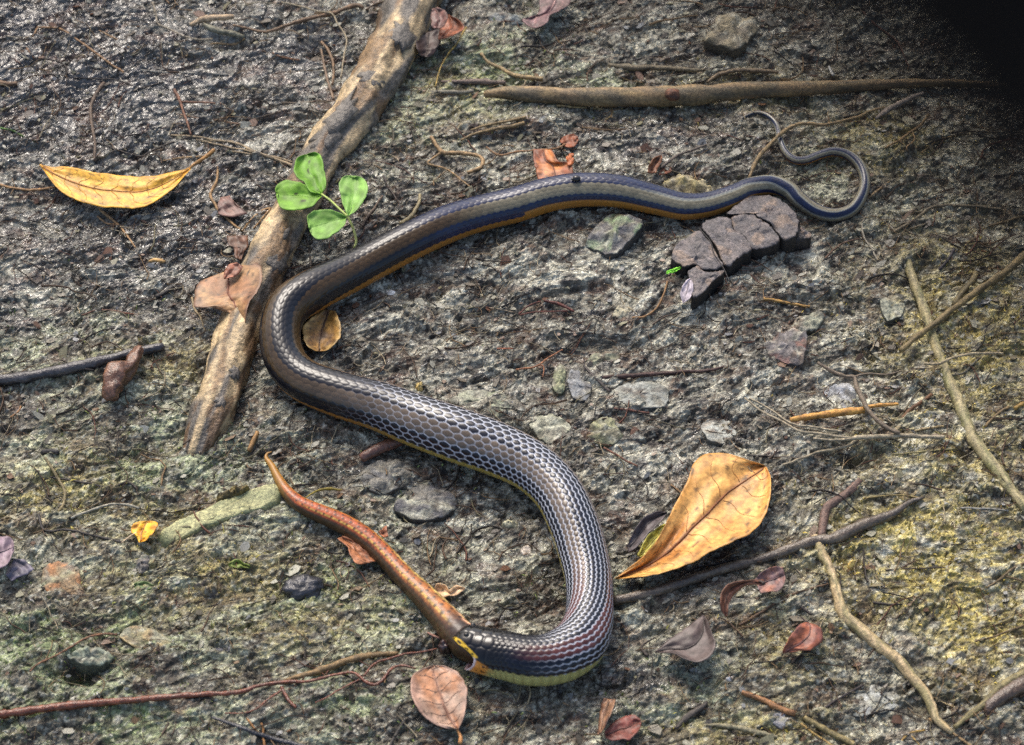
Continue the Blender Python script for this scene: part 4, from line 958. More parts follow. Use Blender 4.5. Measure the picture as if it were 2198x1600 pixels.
stick('M', uni([(230, 1030), (290, 970), (420, 910), (540, 840), (680, 760), (800, 735), (915, 735)], 6, 9), 'curved brown grass stem on green moss', (136, 92, 62), 'dry_grass', 'grass', lift=0.003)
stick('M', uni([(1250, 1540), (1285, 1480), (1315, 1425)], 9, 9), 'tiny brown twig below the creeper stem', (92, 72, 56))
stick('I', uni([(350, 740), (410, 830), (470, 930), (510, 1010), (500, 1100), (455, 1155)], 12, 13), 'olive crooked rootlet on mossy mud', (132, 118, 80), 'rootlet', 'root')
stick('I', uni([(390, 890), (580, 920), (700, 940), (830, 965), (1000, 935), (1070, 985)], 8, 9), 'dark wavy rootlet on mossy mud', (58, 50, 44), 'rootlet', 'root')
stick('I', uni([(560, 1210), (700, 1150), (830, 1110), (960, 1100), (1085, 1132)], 10, 10), 'pale grey twig near the small yellow leaf', (172, 166, 146), lift=0.003)
stick('I', uni([(300, 1180), (330, 1290), (400, 1315), (500, 1300), (620, 1320), (800, 1360), (955, 1402)], 11, 10), 'black bent twig left of the small yellow leaf', (54, 48, 44))
stick('I', uni([(80, 422), (140, 380), (165, 335)], 8, 6), 'small orange tan rootlet below the black stick', (170, 122, 76), 'rootlet', 'root')
stick('I', uni([(1430, 635), (1520, 570), (1600, 522), (1710, 508)], 7, 6), 'thin dark twig across the buried end of the thick root', (66, 48, 32), lift=0.006)
stick('I', uni([(330, 700), (400, 690), (455, 700)], 22, 20), 'square black charcoal scrap on green mud', (34, 32, 34), 'charcoal_scrap', 'charcoal', sides=8)
stick('J', uni([(125, 1045), (165, 960), (190, 900)], 22, 18), 'short upright tan wood chip left of the prey tail tip', (160, 120, 68), 'wood_chip', 'wood', sides=8)
stick('J', [(1005, 1105, 34), (1060, 1070, 42), (1150, 1025, 44), (1260, 985, 44), (1340, 950, 40)], 'ridged brown stub poking out from under the snake belly', (124, 86, 70), 'broken_stick', 'stick', sides=12, lift=0.002, mat=M_WETWOOD)
stick('J', [(565, 1412, 5), (650, 1362, 9), (740, 1345, 12), (850, 1352, 5)], 'narrow olive yellow grass sliver above the prey', (140, 124, 44), 'dry_grass', 'grass', mat=M_GREEN, lift=0.003)
stick('K', uni([(740, 200), (800, 270), (870, 340), (945, 405)], 9, 12), 'short dark forked twig on the stony mud', (70, 62, 58), sub=[('side_twig', 'K', uni([(760, 225), (830, 290), (870, 335)], 7, 8)), ('side_twig', 'K', uni([(740, 245), (745, 150)], 6, 5))])
stick('K', [(880, 292, 14), (1100, 280, 18), (1300, 265, 17), (1500, 250, 15), (1700, 240, 13), (1870, 198, 9)], 'long dark red twig sunk into the grey mud', (74, 48, 40), sides=9, sink=0.2)
stick('K', uni([(895, 838), (1030, 920), (1155, 985)], 9, 7), 'thin rusty twig between snake and large yellow brown leaf', (120, 76, 54), lift=0.002)
stick('K', uni([(955, 530), (1100, 550), (1250, 572)], 10, 8), 'short red brown twig on the stony mud', (110, 66, 50))
stick('K', uni([(210, 232), (360, 210), (450, 150), (570, 75)], 7, 6), 'thin orange brown straw above the snake belly bend', (166, 106, 66), 'straw', 'twig', lift=0.003, sub=[('side_twig', 'K', uni([(300, 225), (420, 200), (420, 290)], 6, 5))])
stick('K', uni([(60, 68), (190, 70)], 8, 6), 'tiny red brown straw on grey mud', (150, 88, 58), 'straw', 'twig')
stick('K', uni([(1420, 1130), (1515, 1205)], 8, 6), 'tiny tan twig at the left edge of the large yellow brown leaf', (160, 124, 84))
stick('G', [(430, 1150, 8), (560, 1180, 14), (660, 1235, 8)], 'dark red wood sliver on pale mud', (100, 48, 36), 'wood_splinter', 'wood', lift=0.003, sub=[('side_twig', 'G', uni([(230, 1252), (320, 1185), (400, 1150)], 7, 6)), ('side_twig', 'G', uni([(240, 1262), (380, 1235), (610, 1232)], 6, 5))])
stick('G', uni([(1390, 1000), (1360, 1110), (1310, 1200), (1220, 1270), (1115, 1282)], 8, 7), 'curved tan rootlet under the tiny green seedling', (156, 116, 70), 'rootlet', 'root', lift=0.002)
stick('G', uni([(-20, 1200), (90, 1220), (205, 1242)], 6, 5), 'thin pale rootlet left of the dark red sliver', (150, 134, 110), 'rootlet', 'root')
stick('G', uni([(1275, 1335), (1380, 1270), (1510, 1238)], 7, 5), 'thin dark rootlet below the cracked bark slab', (82, 64, 50), 'rootlet', 'root')
stick('G', uni([(1640, 585), (1720, 680), (1760, 790), (1830, 900), (1880, 1000)], 5, 4), 'black hair-thin rootlet over the cracked bark slab', (40, 34, 32), 'rootlet', 'root', lift=0.017, A=HSS)
stick('O', [(1240, 905, 16), (1190, 830, 10), (1300, 760, 5)], 'little dark wood crumb beside the dark triangular leaf', (62, 52, 46), 'wood_chip', 'wood', sides=8)
stick('O', [(1460, 1470, 16), (1540, 1390, 26), (1680, 1290, 22), (1700, 1260, 10)], 'dark decayed stick crumbling into pale mud', (78, 70, 62), 'broken_stick', 'stick', sides=9, rough=0.3)
stick('O', [(1680, 1440, 8), (1850, 1450, 20), (2050, 1490, 22), (2250, 1540, 14)], 'pale streaked wood sliver half buried in mud', (150, 142, 110), 'wood_splinter', 'wood', sides=9)

# ------------------------------------------------------------------ fallen leaves
leaf('A', [(310, 1285), (420, 1305), (520, 1300), (640, 1320), (740, 1350), (880, 1362), (1050, 1380), (1200, 1370), (1350, 1345), (1485, 1310)],
     [(312, 1288), (370, 1370), (430, 1450), (530, 1530), (650, 1580), (800, 1615), (960, 1625), (1130, 1608), (1320, 1500), (1488, 1318)],
     (214, 164, 58), 'long yellow lance-shaped leaf with a brown stalk on wet mud', lift=0.008, cl=0.0015, cr=0.001, arch=0.003, col2=(198, 146, 62), edge=(206, 152, 50), vein=(150, 100, 44), nv=70, nu=25, spots=0.12, veins=10,
     stalk=('A', [(1470, 1322, 9), (1530, 1275, 13), (1600, 1230, 15), (1672, 1172, 16)], 0.006, (150, 108, 54)))
leaf('P', [(1319, 1242), (1380, 1196), (1421, 1142), (1449, 1082), (1473, 1041), (1487, 999), (1515, 975), (1560, 974), (1610, 989), (1641, 1000)],
     [(1321, 1243), (1407, 1233), (1476, 1212), (1520, 1188), (1572, 1163), (1612, 1143), (1636, 1116), (1651, 1077), (1654, 1030), (1644, 1003)],
     (208, 158, 88), 'large glossy yellow brown leaf with a narrow base and rounded end', lift=0.005, cl=0.006, cr=0.013, arch=0.005, col2=(180, 120, 58), edge=(198, 144, 72), vein=(112, 66, 34), nv=90, nu=33, spots=0.3, veins=9, wave=0.004, mrw=0.0011)
leaf('P', [(1367, 1193), (1388, 1155), (1410, 1135), (1427, 1124)], [(1376, 1197), (1400, 1184), (1422, 1160), (1433, 1135)], (176, 166, 74), 'small yellowish green leaf slipped under the large yellow brown leaf', lift=0.008, cl=0.003, cr=-0.003, col2=(150, 146, 62), nv=30, veins=5, spots=0.1)
L_, R_ = [(1570, 735), (1530, 785), (1518, 870), (1525, 945), (1640, 945), (1760, 980), (1850, 1030), (1898, 1080)], [(1960, 590), (2025, 608), (2046, 690), (2030, 780), (1985, 850), (1940, 910), (1922, 990), (1912, 1085)]
o = leaf('E', L_, R_, (160, 124, 84), 'folded tan heart-shaped leaf leaning on the thick root', lift=0.014, cl=-0.002, cr=0.008, arch=0.004, col2=(142, 100, 66), edge=(110, 84, 70), vein=(110, 64, 44), nv=50, nu=23, spots=0.15, holes=[(0.75, 0.55, 0.05)])
leaf('E', [(1745, 720), (1750, 660), (1790, 610), (1850, 595)], [(1760, 725), (1830, 700), (1880, 660), (1895, 625)], (150, 96, 74), name='torn_flap', parent=o, lift=0.020, nv=16, nu=9, midrib=False, col2=(120, 78, 60))
leaf('J', [(700, -60), (560, 60), (550, 150), (575, 222), (625, 258), (660, 270)], [(800, -45), (835, 50), (842, 130), (805, 200), (745, 255), (690, 271)], (150, 112, 58), 'mottled yellow brown oval leaf tucked inside the snake bend', lift=0.006, cl=0.004, cr=0.006, col2=(92, 66, 44), edge=(190, 156, 96), vein=(66, 44, 30), nv=40, nu=21, spots=0.4)
o = leaf('B', [(1555, 70), (1545, 120), (1548, 180), (1555, 220)], [(1600, 55), (1665, 95), (1668, 165), (1625, 222)], (104, 76, 70), 'folded dark brown leaf leaning against the top of the thick root', lift=0.026, cl=0.0, cr=0.004, col2=(110, 76, 70), nv=26, nu=13, spots=0.1)
leaf('B', [(1670, 110), (1640, 180), (1610, 250), (1600, 305)], [(1690, 120), (1790, 185), (1785, 240), (1640, 308)], (142, 82, 54), name='folded_flap', parent=o, lift=0.012, cr=0.006, col2=(112, 68, 50), nv=26, nu=13)
leaf('B', [(1440, 272), (1430, 340), (1450, 410), (1480, 445)], [(1625, 222), (1610, 330), (1570, 420), (1520, 445)], (66, 50, 46), name='folded_flap', parent=o, lift=0.010, cl=0.008, col2=(54, 40, 38), nv=26, nu=13)
leaf('C', [(395, -40), (392, 60), (372, 110), (262, 150), (290, 190), (335, 218)], [(640, -30), (622, 30), (540, 90), (470, 120), (455, 170), (385, 219)], (104, 82, 80), 'torn purple brown leaf beyond the top of the stick', lift=0.010, cr=0.006, col2=(112, 82, 84), vein=(160, 126, 120), nv=34, nu=17)
o = leaf('C', [(345, 1165), (350, 1250), (365, 1340), (388, 1430)], [(490, 1170), (540, 1255), (640, 1285), (650, 1385)], (134, 76, 48), 'rusty torn leaf fragment behind the snake back', lift=0.007, cr=0.004, col2=(186, 118, 66), edge=(112, 62, 42), nv=34, nu=17)
leaf('C', [(598, 1230), (640, 1195), (660, 1200)], [(610, 1290), (650, 1290), (658, 1240)], (170, 96, 52), name='torn_flap', parent=o, lift=0.011, nv=12, nu=7, midrib=False)
leaf('C', [(550, 1105), (575, 1070), (640, 1050), (692, 1065)], [(600, 1150), (640, 1150), (672, 1135), (696, 1090)], (128, 72, 44), 'small rusty leaf scrap above the torn leaf fragment', lift=0.005, nv=18, nu=9, midrib=False)
leaf('C', [(1240, 1352), (1255, 1280), (1290, 1235), (1342, 1208)], [(1300, 1352), (1320, 1310), (1345, 1270), (1352, 1225)], (126, 82, 56), 'small upright brown leaf scrap by the grey slanting twig', lift=0.008, cl=0.004, nv=18, nu=9)
leaf('C', [(1320, 1350), (1370, 1300), (1420, 1310)], [(1330, 1370), (1390, 1350), (1425, 1330)], (110, 66, 46), 'dark reddish leaf scrap behind the yellow stone', lift=0.004, nv=14, nu=7, midrib=False)
leaf('O', [(1843, 598), (1815, 545), (1808, 440), (1850, 365), (1930, 328), (2020, 312), (2145, 305)], [(1852, 596), (1862, 560), (1868, 515), (1895, 450), (1940, 398), (2010, 355), (2148, 345)], (122, 82, 62), 'curled tan leaf rising like a hood beside the purple leaf', lift=0.020, cl=0.004, cr=-0.004, arch=0.006, col2=(120, 76, 58), nv=40, nu=15, stalk=('O', [(2100, 318, 8), (2130, 325, 12), (2145, 340, 16)], 0.020, (50, 36, 32)))
leaf('Q', [(80, 305), (150, 240), (230, 208), (302, 208)], [(125, 415), (200, 402), (282, 380), (322, 300)], (116, 92, 90), 'pale purple leaf behind the curled tan leaf', lift=0.010, cl=0.004, cr=0.004, col2=(150, 104, 88), nv=30, nu=15)
leaf('O', [(1288, 872), (1400, 780), (1550, 670), (1672, 583)], [(1300, 878), (1440, 880), (1540, 932), (1640, 946), (1740, 890), (1764, 800), (1725, 690), (1680, 588)], (88, 76, 72), 'dark grey triangular leaf with its edge turned up', lift=0.009, cl=0.000, cr=0.007, arch=0.003, col2=(70, 60, 58), vein=(54, 46, 44), nv=44, nu=19, spots=0.15)
leaf('Q', [(298, 876), (330, 800), (380, 720), (440, 652), (490, 640)], [(302, 882), (420, 862), (520, 850), (602, 790), (607, 700), (560, 660), (500, 643)], (150, 88, 62), 'small orange red heart-shaped leaf on pale mud', lift=0.010, cl=0.004, cr=-0.001, arch=0.003, col2=(124, 78, 68), vein=(96, 62, 58), nv=36, nu=17, stalk=('Q', [(490, 640, 6), (460, 615, 7), (440, 600, 7)], 0.008, (70, 56, 50)))
leaf('N', [(1745, 1475), (1640, 1460), (1520, 1400), (1440, 1310), (1390, 1180), (1400, 1060), (1480, 1000), (1570, 982)], [(1757, 1475), (1792, 1400), (1820, 1290), (1826, 1180), (1795, 1080), (1740, 1020), (1660, 986), (1580, 981)], (158, 130, 110), 'flat pale oval leaf with a short stalk in front of the snake jaw', lift=0.007, cl=0.002, cr=0.004, col2=(168, 118, 84), edge=(150, 122, 108), vein=(122, 88, 72), nv=60, nu=27, spots=0.1, veins=7, stalk=('N', [(1745, 1470, 9), (1768, 1510, 12), (1778, 1545, 16), (1772, 1585, 18)], 0.006, (176, 124, 72)))
leaf('I', [(1085, 1402), (1060, 1350), (1020, 1310), (1040, 1260), (1090, 1234)], [(1097, 1396), (1150, 1370), (1202, 1310), (1232, 1250), (1190, 1230)], (226, 176, 48), 'small bright yellow leaf on mossy mud', lift=0.006, cr=0.004, col2=(206, 140, 52), vein=(170, 116, 50), nv=30, nu=15, spots=0.15, stalk=('I', [(1070, 1318, 6), (1010, 1355, 6), (948, 1402, 5)], 0.005, (176, 156, 128)))
leaf('I', [(-90, 1360), (0, 1352), (60, 1350), (100, 1372), (112, 1430)], [(-90, 1610), (-20, 1605), (30, 1580), (75, 1540), (108, 1450)], (138, 118, 126), 'smooth mauve grey leaf lying on a smaller grey leaf', lift=0.012, cr=0.003, col2=(122, 104, 110), nv=30, nu=15, spots=0.05)
leaf('M', [(40, 265), (80, 190), (110, 150), (190, 148)], [(88, 314), (170, 285), (220, 262), (266, 222)], (104, 98, 110), 'smaller slate grey leaf half under the mauve grey leaf', lift=0.006, col2=(86, 84, 94), nv=20, nu=11, spots=0.05, midrib=False)
leaf('N', [(815, -15), (890, 45), (922, 110), (950, 170), (1005, 190)], [(890, -40), (970, 20), (1040, 90), (1090, 130), (1125, 160)], (172, 114, 78), 'brown leaf pinned under the prey tail', lift=0.005, cl=0.003, col2=(140, 88, 60), nv=30, nu=13, spots=0.1)
leaf('U', [(1555, 1080), (1600, 1040), (1655, 1000)], [(1570, 1100), (1640, 1150), (1672, 1130)], (150, 92, 62), 'tiny upright brown leaf tip behind the prey', lift=0.010, nv=12, nu=7, midrib=False)
leaf('N', [(1575, 392), (1595, 340), (1650, 350), (1690, 388), (1742, 350), (1812, 372)], [(1580, 398), (1612, 446), (1690, 440), (1740, 428), (1772, 408), (1810, 380)], (214, 178, 136), 'pale tan leaf scrap beside the prey near the snake head', lift=0.005, cl=0.003, nv=26, nu=9, midrib=False, spots=0.1)
leaf('O', [(900, 1492), (960, 1430), (1050, 1380), (1130, 1363), (1182, 1398)], [(908, 1540), (960, 1562), (1040, 1552), (1095, 1555), (1150, 1500), (1188, 1440)], (112, 66, 56), 'flat dull red leaf next to a curled tan scrap', lift=0.006, cr=0.003, col2=(116, 62, 54), nv=34, nu=15, spots=0.1)
leaf('O', [(895, 1236), (868, 1310), (855, 1400), (845, 1520)], [(985, 1242), (968, 1310), (932, 1390), (880, 1500)], (140, 104, 78), 'curled tan leaf scrap standing beside the dull red leaf', lift=0.011, cl=-0.004, cr=0.004, col2=(88, 62, 50), nv=26, nu=11)
leaf('E', [(1700, 150), (1710, 110), (1735, 88), (1792, 73)], [(1705, 222), (1800, 236), (1900, 226), (1925, 205), (1845, 150)], (128, 96, 84), 'dull brown leaf scrap left of the green leaflets', lift=0.004, col2=(108, 82, 74), nv=24, nu=11, midrib=False)
leaf('E', [(1768, 388), (1785, 450), (1822, 490), (1835, 560)], [(1935, 384), (1935, 460), (1905, 520), (1880, 575)], (104, 72, 54), 'shaded brown leaf scrap tucked against the left of the thick root', lift=0.006, col2=(84, 60, 46), nv=24, nu=11, midrib=False)
leaf('M', [(1780, 185), (1830, 152), (1890, 165), (1955, 205)], [(1785, 200), (1850, 212), (1910, 216), (1950, 214)], (112, 126, 52), 'small half buried green leaf on mossy mud', lift=0.003, cl=0.002, nv=20, nu=9, spots=0.2)
leaf('M', [(1045, 345), (1090, 318), (1150, 320), (1200, 355)], [(1050, 370), (1100, 388), (1150, 385), (1195, 368)], (92, 112, 62), 'tiny dull green leaf on pale mud', lift=0.003, nv=18, nu=9, midrib=False)
leaf('K', [(1075, 1605), (1130, 1500), (1200, 1400), (1290, 1345), (1385, 1340)], [(1085, 1660), (1170, 1600), (1250, 1500), (1330, 1430), (1390, 1352)], (88, 80, 80), 'narrow dark grey rolled leaf beside the tip of the large yellow brown leaf', lift=0.006, cl=0.004, cr=0.003, arch=0.003, col2=(66, 58, 58), nv=34, nu=13)
leaf('R', [(262, 1432), (232, 1330), (290, 1170), (345, 1128)], [(270, 1434), (345, 1370), (384, 1250), (370, 1140)], (176, 166, 172), 'pale lilac dead leaf at the foot of the cracked bark slab', lift=0.012, cr=0.003, col2=(150, 142, 150), nv=24, nu=11, spots=0.05)
leaf('G', [(1380, 938), (1400, 912), (1440, 900)], [(1390, 940), (1425, 930), (1445, 912)], (126, 206, 60), 'tiny bright green seedling leaf pair at the bark slab edge', name='seedling', cat='seedling', lift=0.008, mat=M_GREEN, nv=14, nu=7, midrib=False, spots=0.0)
sd_ = bpy.context.scene.objects['seedling']
leaf('G', [(1432, 908), (1455, 890), (1492, 888)], [(1438, 925), (1470, 912), (1494, 896)], (136, 214, 66), name='seed_leaf', parent=sd_, lift=0.010, mat=M_GREEN, nv=14, nu=7, midrib=False, spots=0.0)
P, R = path3(Z('G', [(1436, 915, 3), (1438, 935, 3), (1430, 960, 3)]), 0.5, 0.005, wob=0)
tube_mesh('stem', P, R, (120, 170, 70), M_GREEN, sd_, 6, 0.05)

# ------------------------------------------------------------------ the green leaflets
shoot = bpy.data.objects.new('green_seedling', None); scn.collection.objects.link(shoot)
tag(shoot, 'fresh green seedling with four heart-shaped leaflets on a thin forked stem', 'plant')
gp = on_ground(763, 527, 0.0)
shoot.location = gp
def gparts(fn, *a, **k):
    o = fn(*a, **k)
    o.parent = shoot; o.matrix_parent_inverse.identity(); o.location = -Vector(gp)
    return o
GRN = (104, 178, 48); GR2 = (128, 196, 66)
hls = [([(690, 425), (600, 400), (560, 330), (500, 290), (480, 220), (500, 150), (560, 120)], [(695, 425), (722, 380), (722, 300), (705, 200), (680, 120), (640, 100), (585, 115)], (100, 146, 40), [(-.1, .55, .05), (.1, .7, .045), (-.05, .4, .05)], 'insect-chewed bright leaflet'),
       ([(690, 432), (600, 380), (500, 325), (410, 318), (345, 350), (335, 395), (352, 420)], [(690, 440), (620, 515), (540, 540), (440, 548), (375, 525), (348, 470), (352, 425)], (108, 152, 46), [(.35, .38, .06), (-.1, .5, .04)], 'broad leaflet with two brown spots'),
       ([(885, 605), (820, 570), (740, 545), (660, 550), (590, 585), (580, 640), (600, 690)], [(888, 615), (870, 665), (800, 730), (730, 770), (660, 778), (620, 750), (602, 700)], (112, 152, 66), [], None),
       ([(892, 595), (870, 520), (835, 420), (830, 340), (860, 290), (910, 284), (932, 300)], [(902, 598), (960, 555), (1020, 480), (1050, 390), (1035, 320), (985, 290), (940, 298)], (126, 168, 78), [(.1, .15, .07)], None)]
for L, R_, c, hol, lb in hls:
    o = gparts(leaf, 'F', L, R_, c, name='leaflet', lift=0.024, cl=0.003, cr=0.003, mat=M_GREEN, col2=tuple(0.88 * np.array(c)), vein=tuple(1.0 * np.array(c)), nv=36, nu=17, spots=0.03, holes=hol, veins=6, midrib=True, mrw=0.0003)
    if lb: o['label'] = lb
P, R = path3(Z('F', [(945, 845, 9, -10), (962, 800, 10, -4), (950, 730, 10, 4), (920, 650, 10, 12), (893, 598, 11, 20)]), 0.5, 0.004, HSS, wob=0)
gparts(tube_mesh, 'stem', P, R, (168, 176, 104), M_GREEN, None, 8, 0.04)
P, R = path3(Z('F', [(893, 598, 10), (830, 540, 9), (760, 475, 9), (692, 425, 8)]), 0.5, 0.024, HSS, wob=0)
gparts(tube_mesh, 'stem', P, R, (164, 178, 96), M_GREEN, None, 8, 0.04)

# ------------------------------------------------------------------ the cracked bark slab
bark = bpy.data.objects.new('bark_slab', None); scn.collection.objects.link(bark)
tag(bark, 'thick grey brown slab of cracked bark lying against the snake tail', 'bark')
bp_ = on_ground(1600, 560, 0.0, HSS); bark.location = bp_
BC = dict(mat=M_STONE, parent=None, tilt=(0.05, -0.05), dome=0.04, jag=0.05, steep=0.02, rough=0.07, crisp=True, edge_shade=(22, 20, 20), rings=15, n=64)  # plate sides: dark wet bark with the front shade painted in
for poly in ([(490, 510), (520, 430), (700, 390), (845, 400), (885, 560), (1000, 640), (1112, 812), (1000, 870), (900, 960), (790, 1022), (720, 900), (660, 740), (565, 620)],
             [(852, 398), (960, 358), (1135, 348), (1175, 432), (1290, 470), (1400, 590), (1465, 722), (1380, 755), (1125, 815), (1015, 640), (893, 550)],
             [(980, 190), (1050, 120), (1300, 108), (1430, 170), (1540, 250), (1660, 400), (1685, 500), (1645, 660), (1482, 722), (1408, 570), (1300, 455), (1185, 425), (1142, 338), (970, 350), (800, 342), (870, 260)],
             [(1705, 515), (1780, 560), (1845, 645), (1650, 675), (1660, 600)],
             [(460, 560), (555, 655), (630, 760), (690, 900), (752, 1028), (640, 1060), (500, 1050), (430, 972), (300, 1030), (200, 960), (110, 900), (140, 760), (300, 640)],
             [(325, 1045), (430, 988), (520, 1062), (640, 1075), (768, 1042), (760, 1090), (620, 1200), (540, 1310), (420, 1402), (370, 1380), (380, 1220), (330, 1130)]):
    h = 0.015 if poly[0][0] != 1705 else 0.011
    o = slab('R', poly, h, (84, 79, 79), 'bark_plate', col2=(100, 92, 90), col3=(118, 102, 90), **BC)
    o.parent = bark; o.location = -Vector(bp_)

core = slab('R', [(470, 540), (520, 440), (800, 400), (990, 200), (1060, 130), (1300, 115), (1540, 260), (1670, 420), (1820, 640), (1480, 710), (1120, 800), (920, 940), (770, 1060), (620, 1180), (420, 1370), (380, 1240), (340, 1080), (220, 960), (130, 900), (150, 770), (300, 650)], 0.009, (36, 32, 31), 'bark_core', col2=(32, 28, 28), mat=M_STONE, dome=0.02, jag=0.03, steep=0.01, rough=0.05, n=70)
core.parent = bark; core.location = -Vector(bp_)

# ------------------------------------------------------------------ stones
slab('G', [(750, 680), (830, 560), (900, 500), (1000, 460), (1100, 490), (1200, 530), (1190, 590), (1100, 690), (1010, 775), (930, 782), (850, 742)], 0.018, (112, 110, 108), label='blocky blue grey stone with a greenish corner in front of the snake', col2=(86, 84, 86), col3=(128, 144, 108), tilt=(0.1, 0), dome=0.2)
slab('G', [(1340, 225), (1380, 160), (1500, 132), (1620, 145), (1740, 230), (1755, 290), (1600, 320), (1450, 300)], 0.014, (186, 170, 116), label='pale yellow stone pressed behind the snake back', col2=(160, 148, 112), dome=0.5)
slab('C', [(1680, 335), (1700, 280), (1760, 230), (1770, 130), (1850, 112), (2050, 140), (2112, 210), (2050, 290), (1960, 402), (1850, 382)], 0.020, (150, 138, 110), label='flat tan stone beyond the weathered stick', col2=(130, 120, 100), dome=0.1, steep=0.05)
slab('K', [(310, 660), (420, 560), (520, 590), (620, 650), (642, 712), (480, 812), (400, 785)], 0.010, (166, 166, 146), label='pale grey ribbed stone touching the outer side of the snake', col2=(140, 140, 118), dome=0.1, steep=0.06)
slab('K', [(760, 740), (820, 620), (950, 600), (1020, 690), (1052, 740), (960, 812), (820, 795)], 0.012, (152, 150, 112), label='mossy crumbly stone right of the pale ribbed stone', col2=(128, 128, 96), dome=0.3)
slab('K', [(610, 330), (640, 220), (740, 280), (800, 360), (770, 470), (660, 470)], 0.006, (132, 134, 134), label='blue grey flat stone under the dark forked twig', col2=(112, 112, 112), dome=0.1)
slab('K', [(950, 400), (1100, 330), (1300, 330), (1400, 400), (1380, 520), (1200, 542), (960, 500)], 0.007, (148, 150, 142), label='broad flat grey stone below the dark red sunken twig', col2=(124, 126, 116), dome=0.1)
slab('K', [(1650, 680), (1700, 620), (1860, 620), (1930, 720), (1880, 810), (1720, 790)], 0.004, (176, 178, 168), label='smooth pale flat stone above the large yellow brown leaf', col2=(156, 156, 144), dome=0.1)
slab('K', [(490, 340), (520, 190), (590, 200), (600, 300), (580, 420), (510, 400)], 0.009, (150, 152, 116), label='narrow upright mossy stone above the snake belly', col2=(120, 122, 96))
slab('K', [(760, 150), (840, 95), (1010, 90), (1030, 170), (900, 200), (780, 200)], 0.008, (134, 134, 108), label='greenish flat stone above the dark red sunken twig', col2=(110, 112, 92))
slab('K', [(-10, 400), (120, 420), (165, 520), (100, 612), (-20, 600)], 0.010, (138, 142, 118), label='grey green stone right behind the thickest part of the snake', col2=(112, 112, 100))
slab('H', [(150, 1230), (230, 1180), (340, 1130), (480, 1150), (482, 1280), (450, 1402), (330, 1392), (200, 1330)], 0.016, (116, 110, 108), label='dark blocky stone with a rust red stain', col2=(84, 78, 78), col3=(118, 80, 70), tilt=(0.12, 0), dome=0.1)
slab('H', [(340, 1105), (440, 1000), (600, 980), (622, 1040), (560, 1122), (480, 1132)], 0.012, (150, 150, 128), label='pale grey stone leaning on the rust stained stone', col2=(126, 126, 112), tilt=(0.1, 0))
slab('H', [(1060, 880), (1180, 860), (1252, 930), (1222, 1022), (1120, 1052), (1070, 980)], 0.008, (156, 158, 138), label='pale grey green stone left of the olive root', col2=(136, 138, 120), dome=0.1)
slab('I', [(1250, 1345), (1275, 1290), (1500, 1170), (1700, 1090), (1900, 1000), (2100, 940), (2200, 960), (2150, 1090), (1900, 1170), (1600, 1285), (1330, 1392)], 0.006, (158, 156, 112), 'wood_slab', 'long flat moss green plank of rotten wood left of the prey tail', 'wood', col2=(138, 140, 100), dome=0.05, n=60)
slab('I', [(1690, 1030), (1750, 990), (1900, 940), (1945, 960), (1860, 1020), (1720, 1065)], 0.010, (98, 84, 40), 'bark_scrap', 'dark olive bark scrap on the edge of the rotten plank', 'bark', col2=(66, 58, 34))
slab('G', [(960, 1262), (1010, 1170), (1080, 1165), (1112, 1230), (1100, 1282), (1000, 1288)], 0.007, (182, 174, 146), label='small pale cream stone on open mud', col2=(160, 154, 130))
slab('J', [(980, 1250), (1060, 1150), (1250, 1090), (1400, 1120), (1472, 1190), (1350, 1300), (1200, 1362), (1060, 1342)], 0.012, (126, 122, 112), label='rounded blue grey stone between snake belly and prey', col2=(92, 92, 92), dome=0.3)
slab('J', [(1250, 1485), (1350, 1350), (1500, 1282), (1650, 1330), (1762, 1440), (1680, 1552), (1450, 1582)], 0.012, (118, 114, 106), label='grey stone right of the rounded blue grey stone', col2=(84, 83, 86), dome=0.3)
slab('J', [(1680, 650), (1780, 580), (1980, 570), (2090, 640), (2102, 760), (1950, 762), (1780, 702)], 0.008, (146, 148, 126), label='smooth grey stone along the upper side of the snake', col2=(124, 124, 108), dome=0.3)
slab('L', [(600, 255), (700, 162), (830, 160), (872, 260), (820, 342), (680, 352)], 0.004, (168, 170, 172), label='smooth bluish white stone above the orange yellow stick', col2=(146, 146, 144), dome=0.2)
slab('Q', [(760, 1320), (850, 1210), (1000, 1130), (1170, 1170), (1252, 1260), (1100, 1342), (900, 1382)], 0.005, (170, 172, 166), label='bluish white flat stone left of the crooked root end', col2=(146, 146, 134), dome=0.2)
slab('Q', [(190, 1400), (230, 1330), (380, 1350), (410, 1420), (300, 1470)], 0.006, (150, 150, 152), label='small grey stone by the end of the orange tan stick', col2=(120, 120, 124))
slab('M', [(520, 905), (650, 830), (800, 850), (892, 920), (800, 982), (640, 972)], 0.016, (146, 154, 136), label='pale green crusted stone ledge over a dark hollow', col2=(126, 134, 112), tilt=(0, -0.1), dome=0.15)
slab('M', [(930, 740), (1030, 670), (1200, 700), (1362, 800), (1292, 892), (1130, 872), (1000, 812)], 0.006, (160, 142, 100), label='rusty yellow flaky stone on green mud', col2=(148, 122, 90), col3=(146, 144, 120), dome=0.1)
slab('M', [(320, 345), (350, 200), (450, 168), (600, 188), (622, 250), (640, 350), (655, 442), (560, 432), (400, 432)], 0.007, (146, 120, 86), label='square orange stained stone near the mauve grey leaf', col2=(128, 114, 96), col3=(156, 108, 66), dome=0.1)
slab('M', [(1500, 845), (1600, 790), (1840, 788), (1862, 840), (1700, 892), (1530, 902)], 0.005, (128, 124, 128), label='flat purple grey stone on green mud', col2=(110, 106, 106), dome=0.2)
slab('B', [(1980, 115), (2060, 78), (2180, 100), (2320, 130), (2330, 180), (2200, 195), (2050, 185)], 0.010, (124, 130, 128), label='wet grey stone beside the torn purple brown leaf', col2=(96, 98, 98))
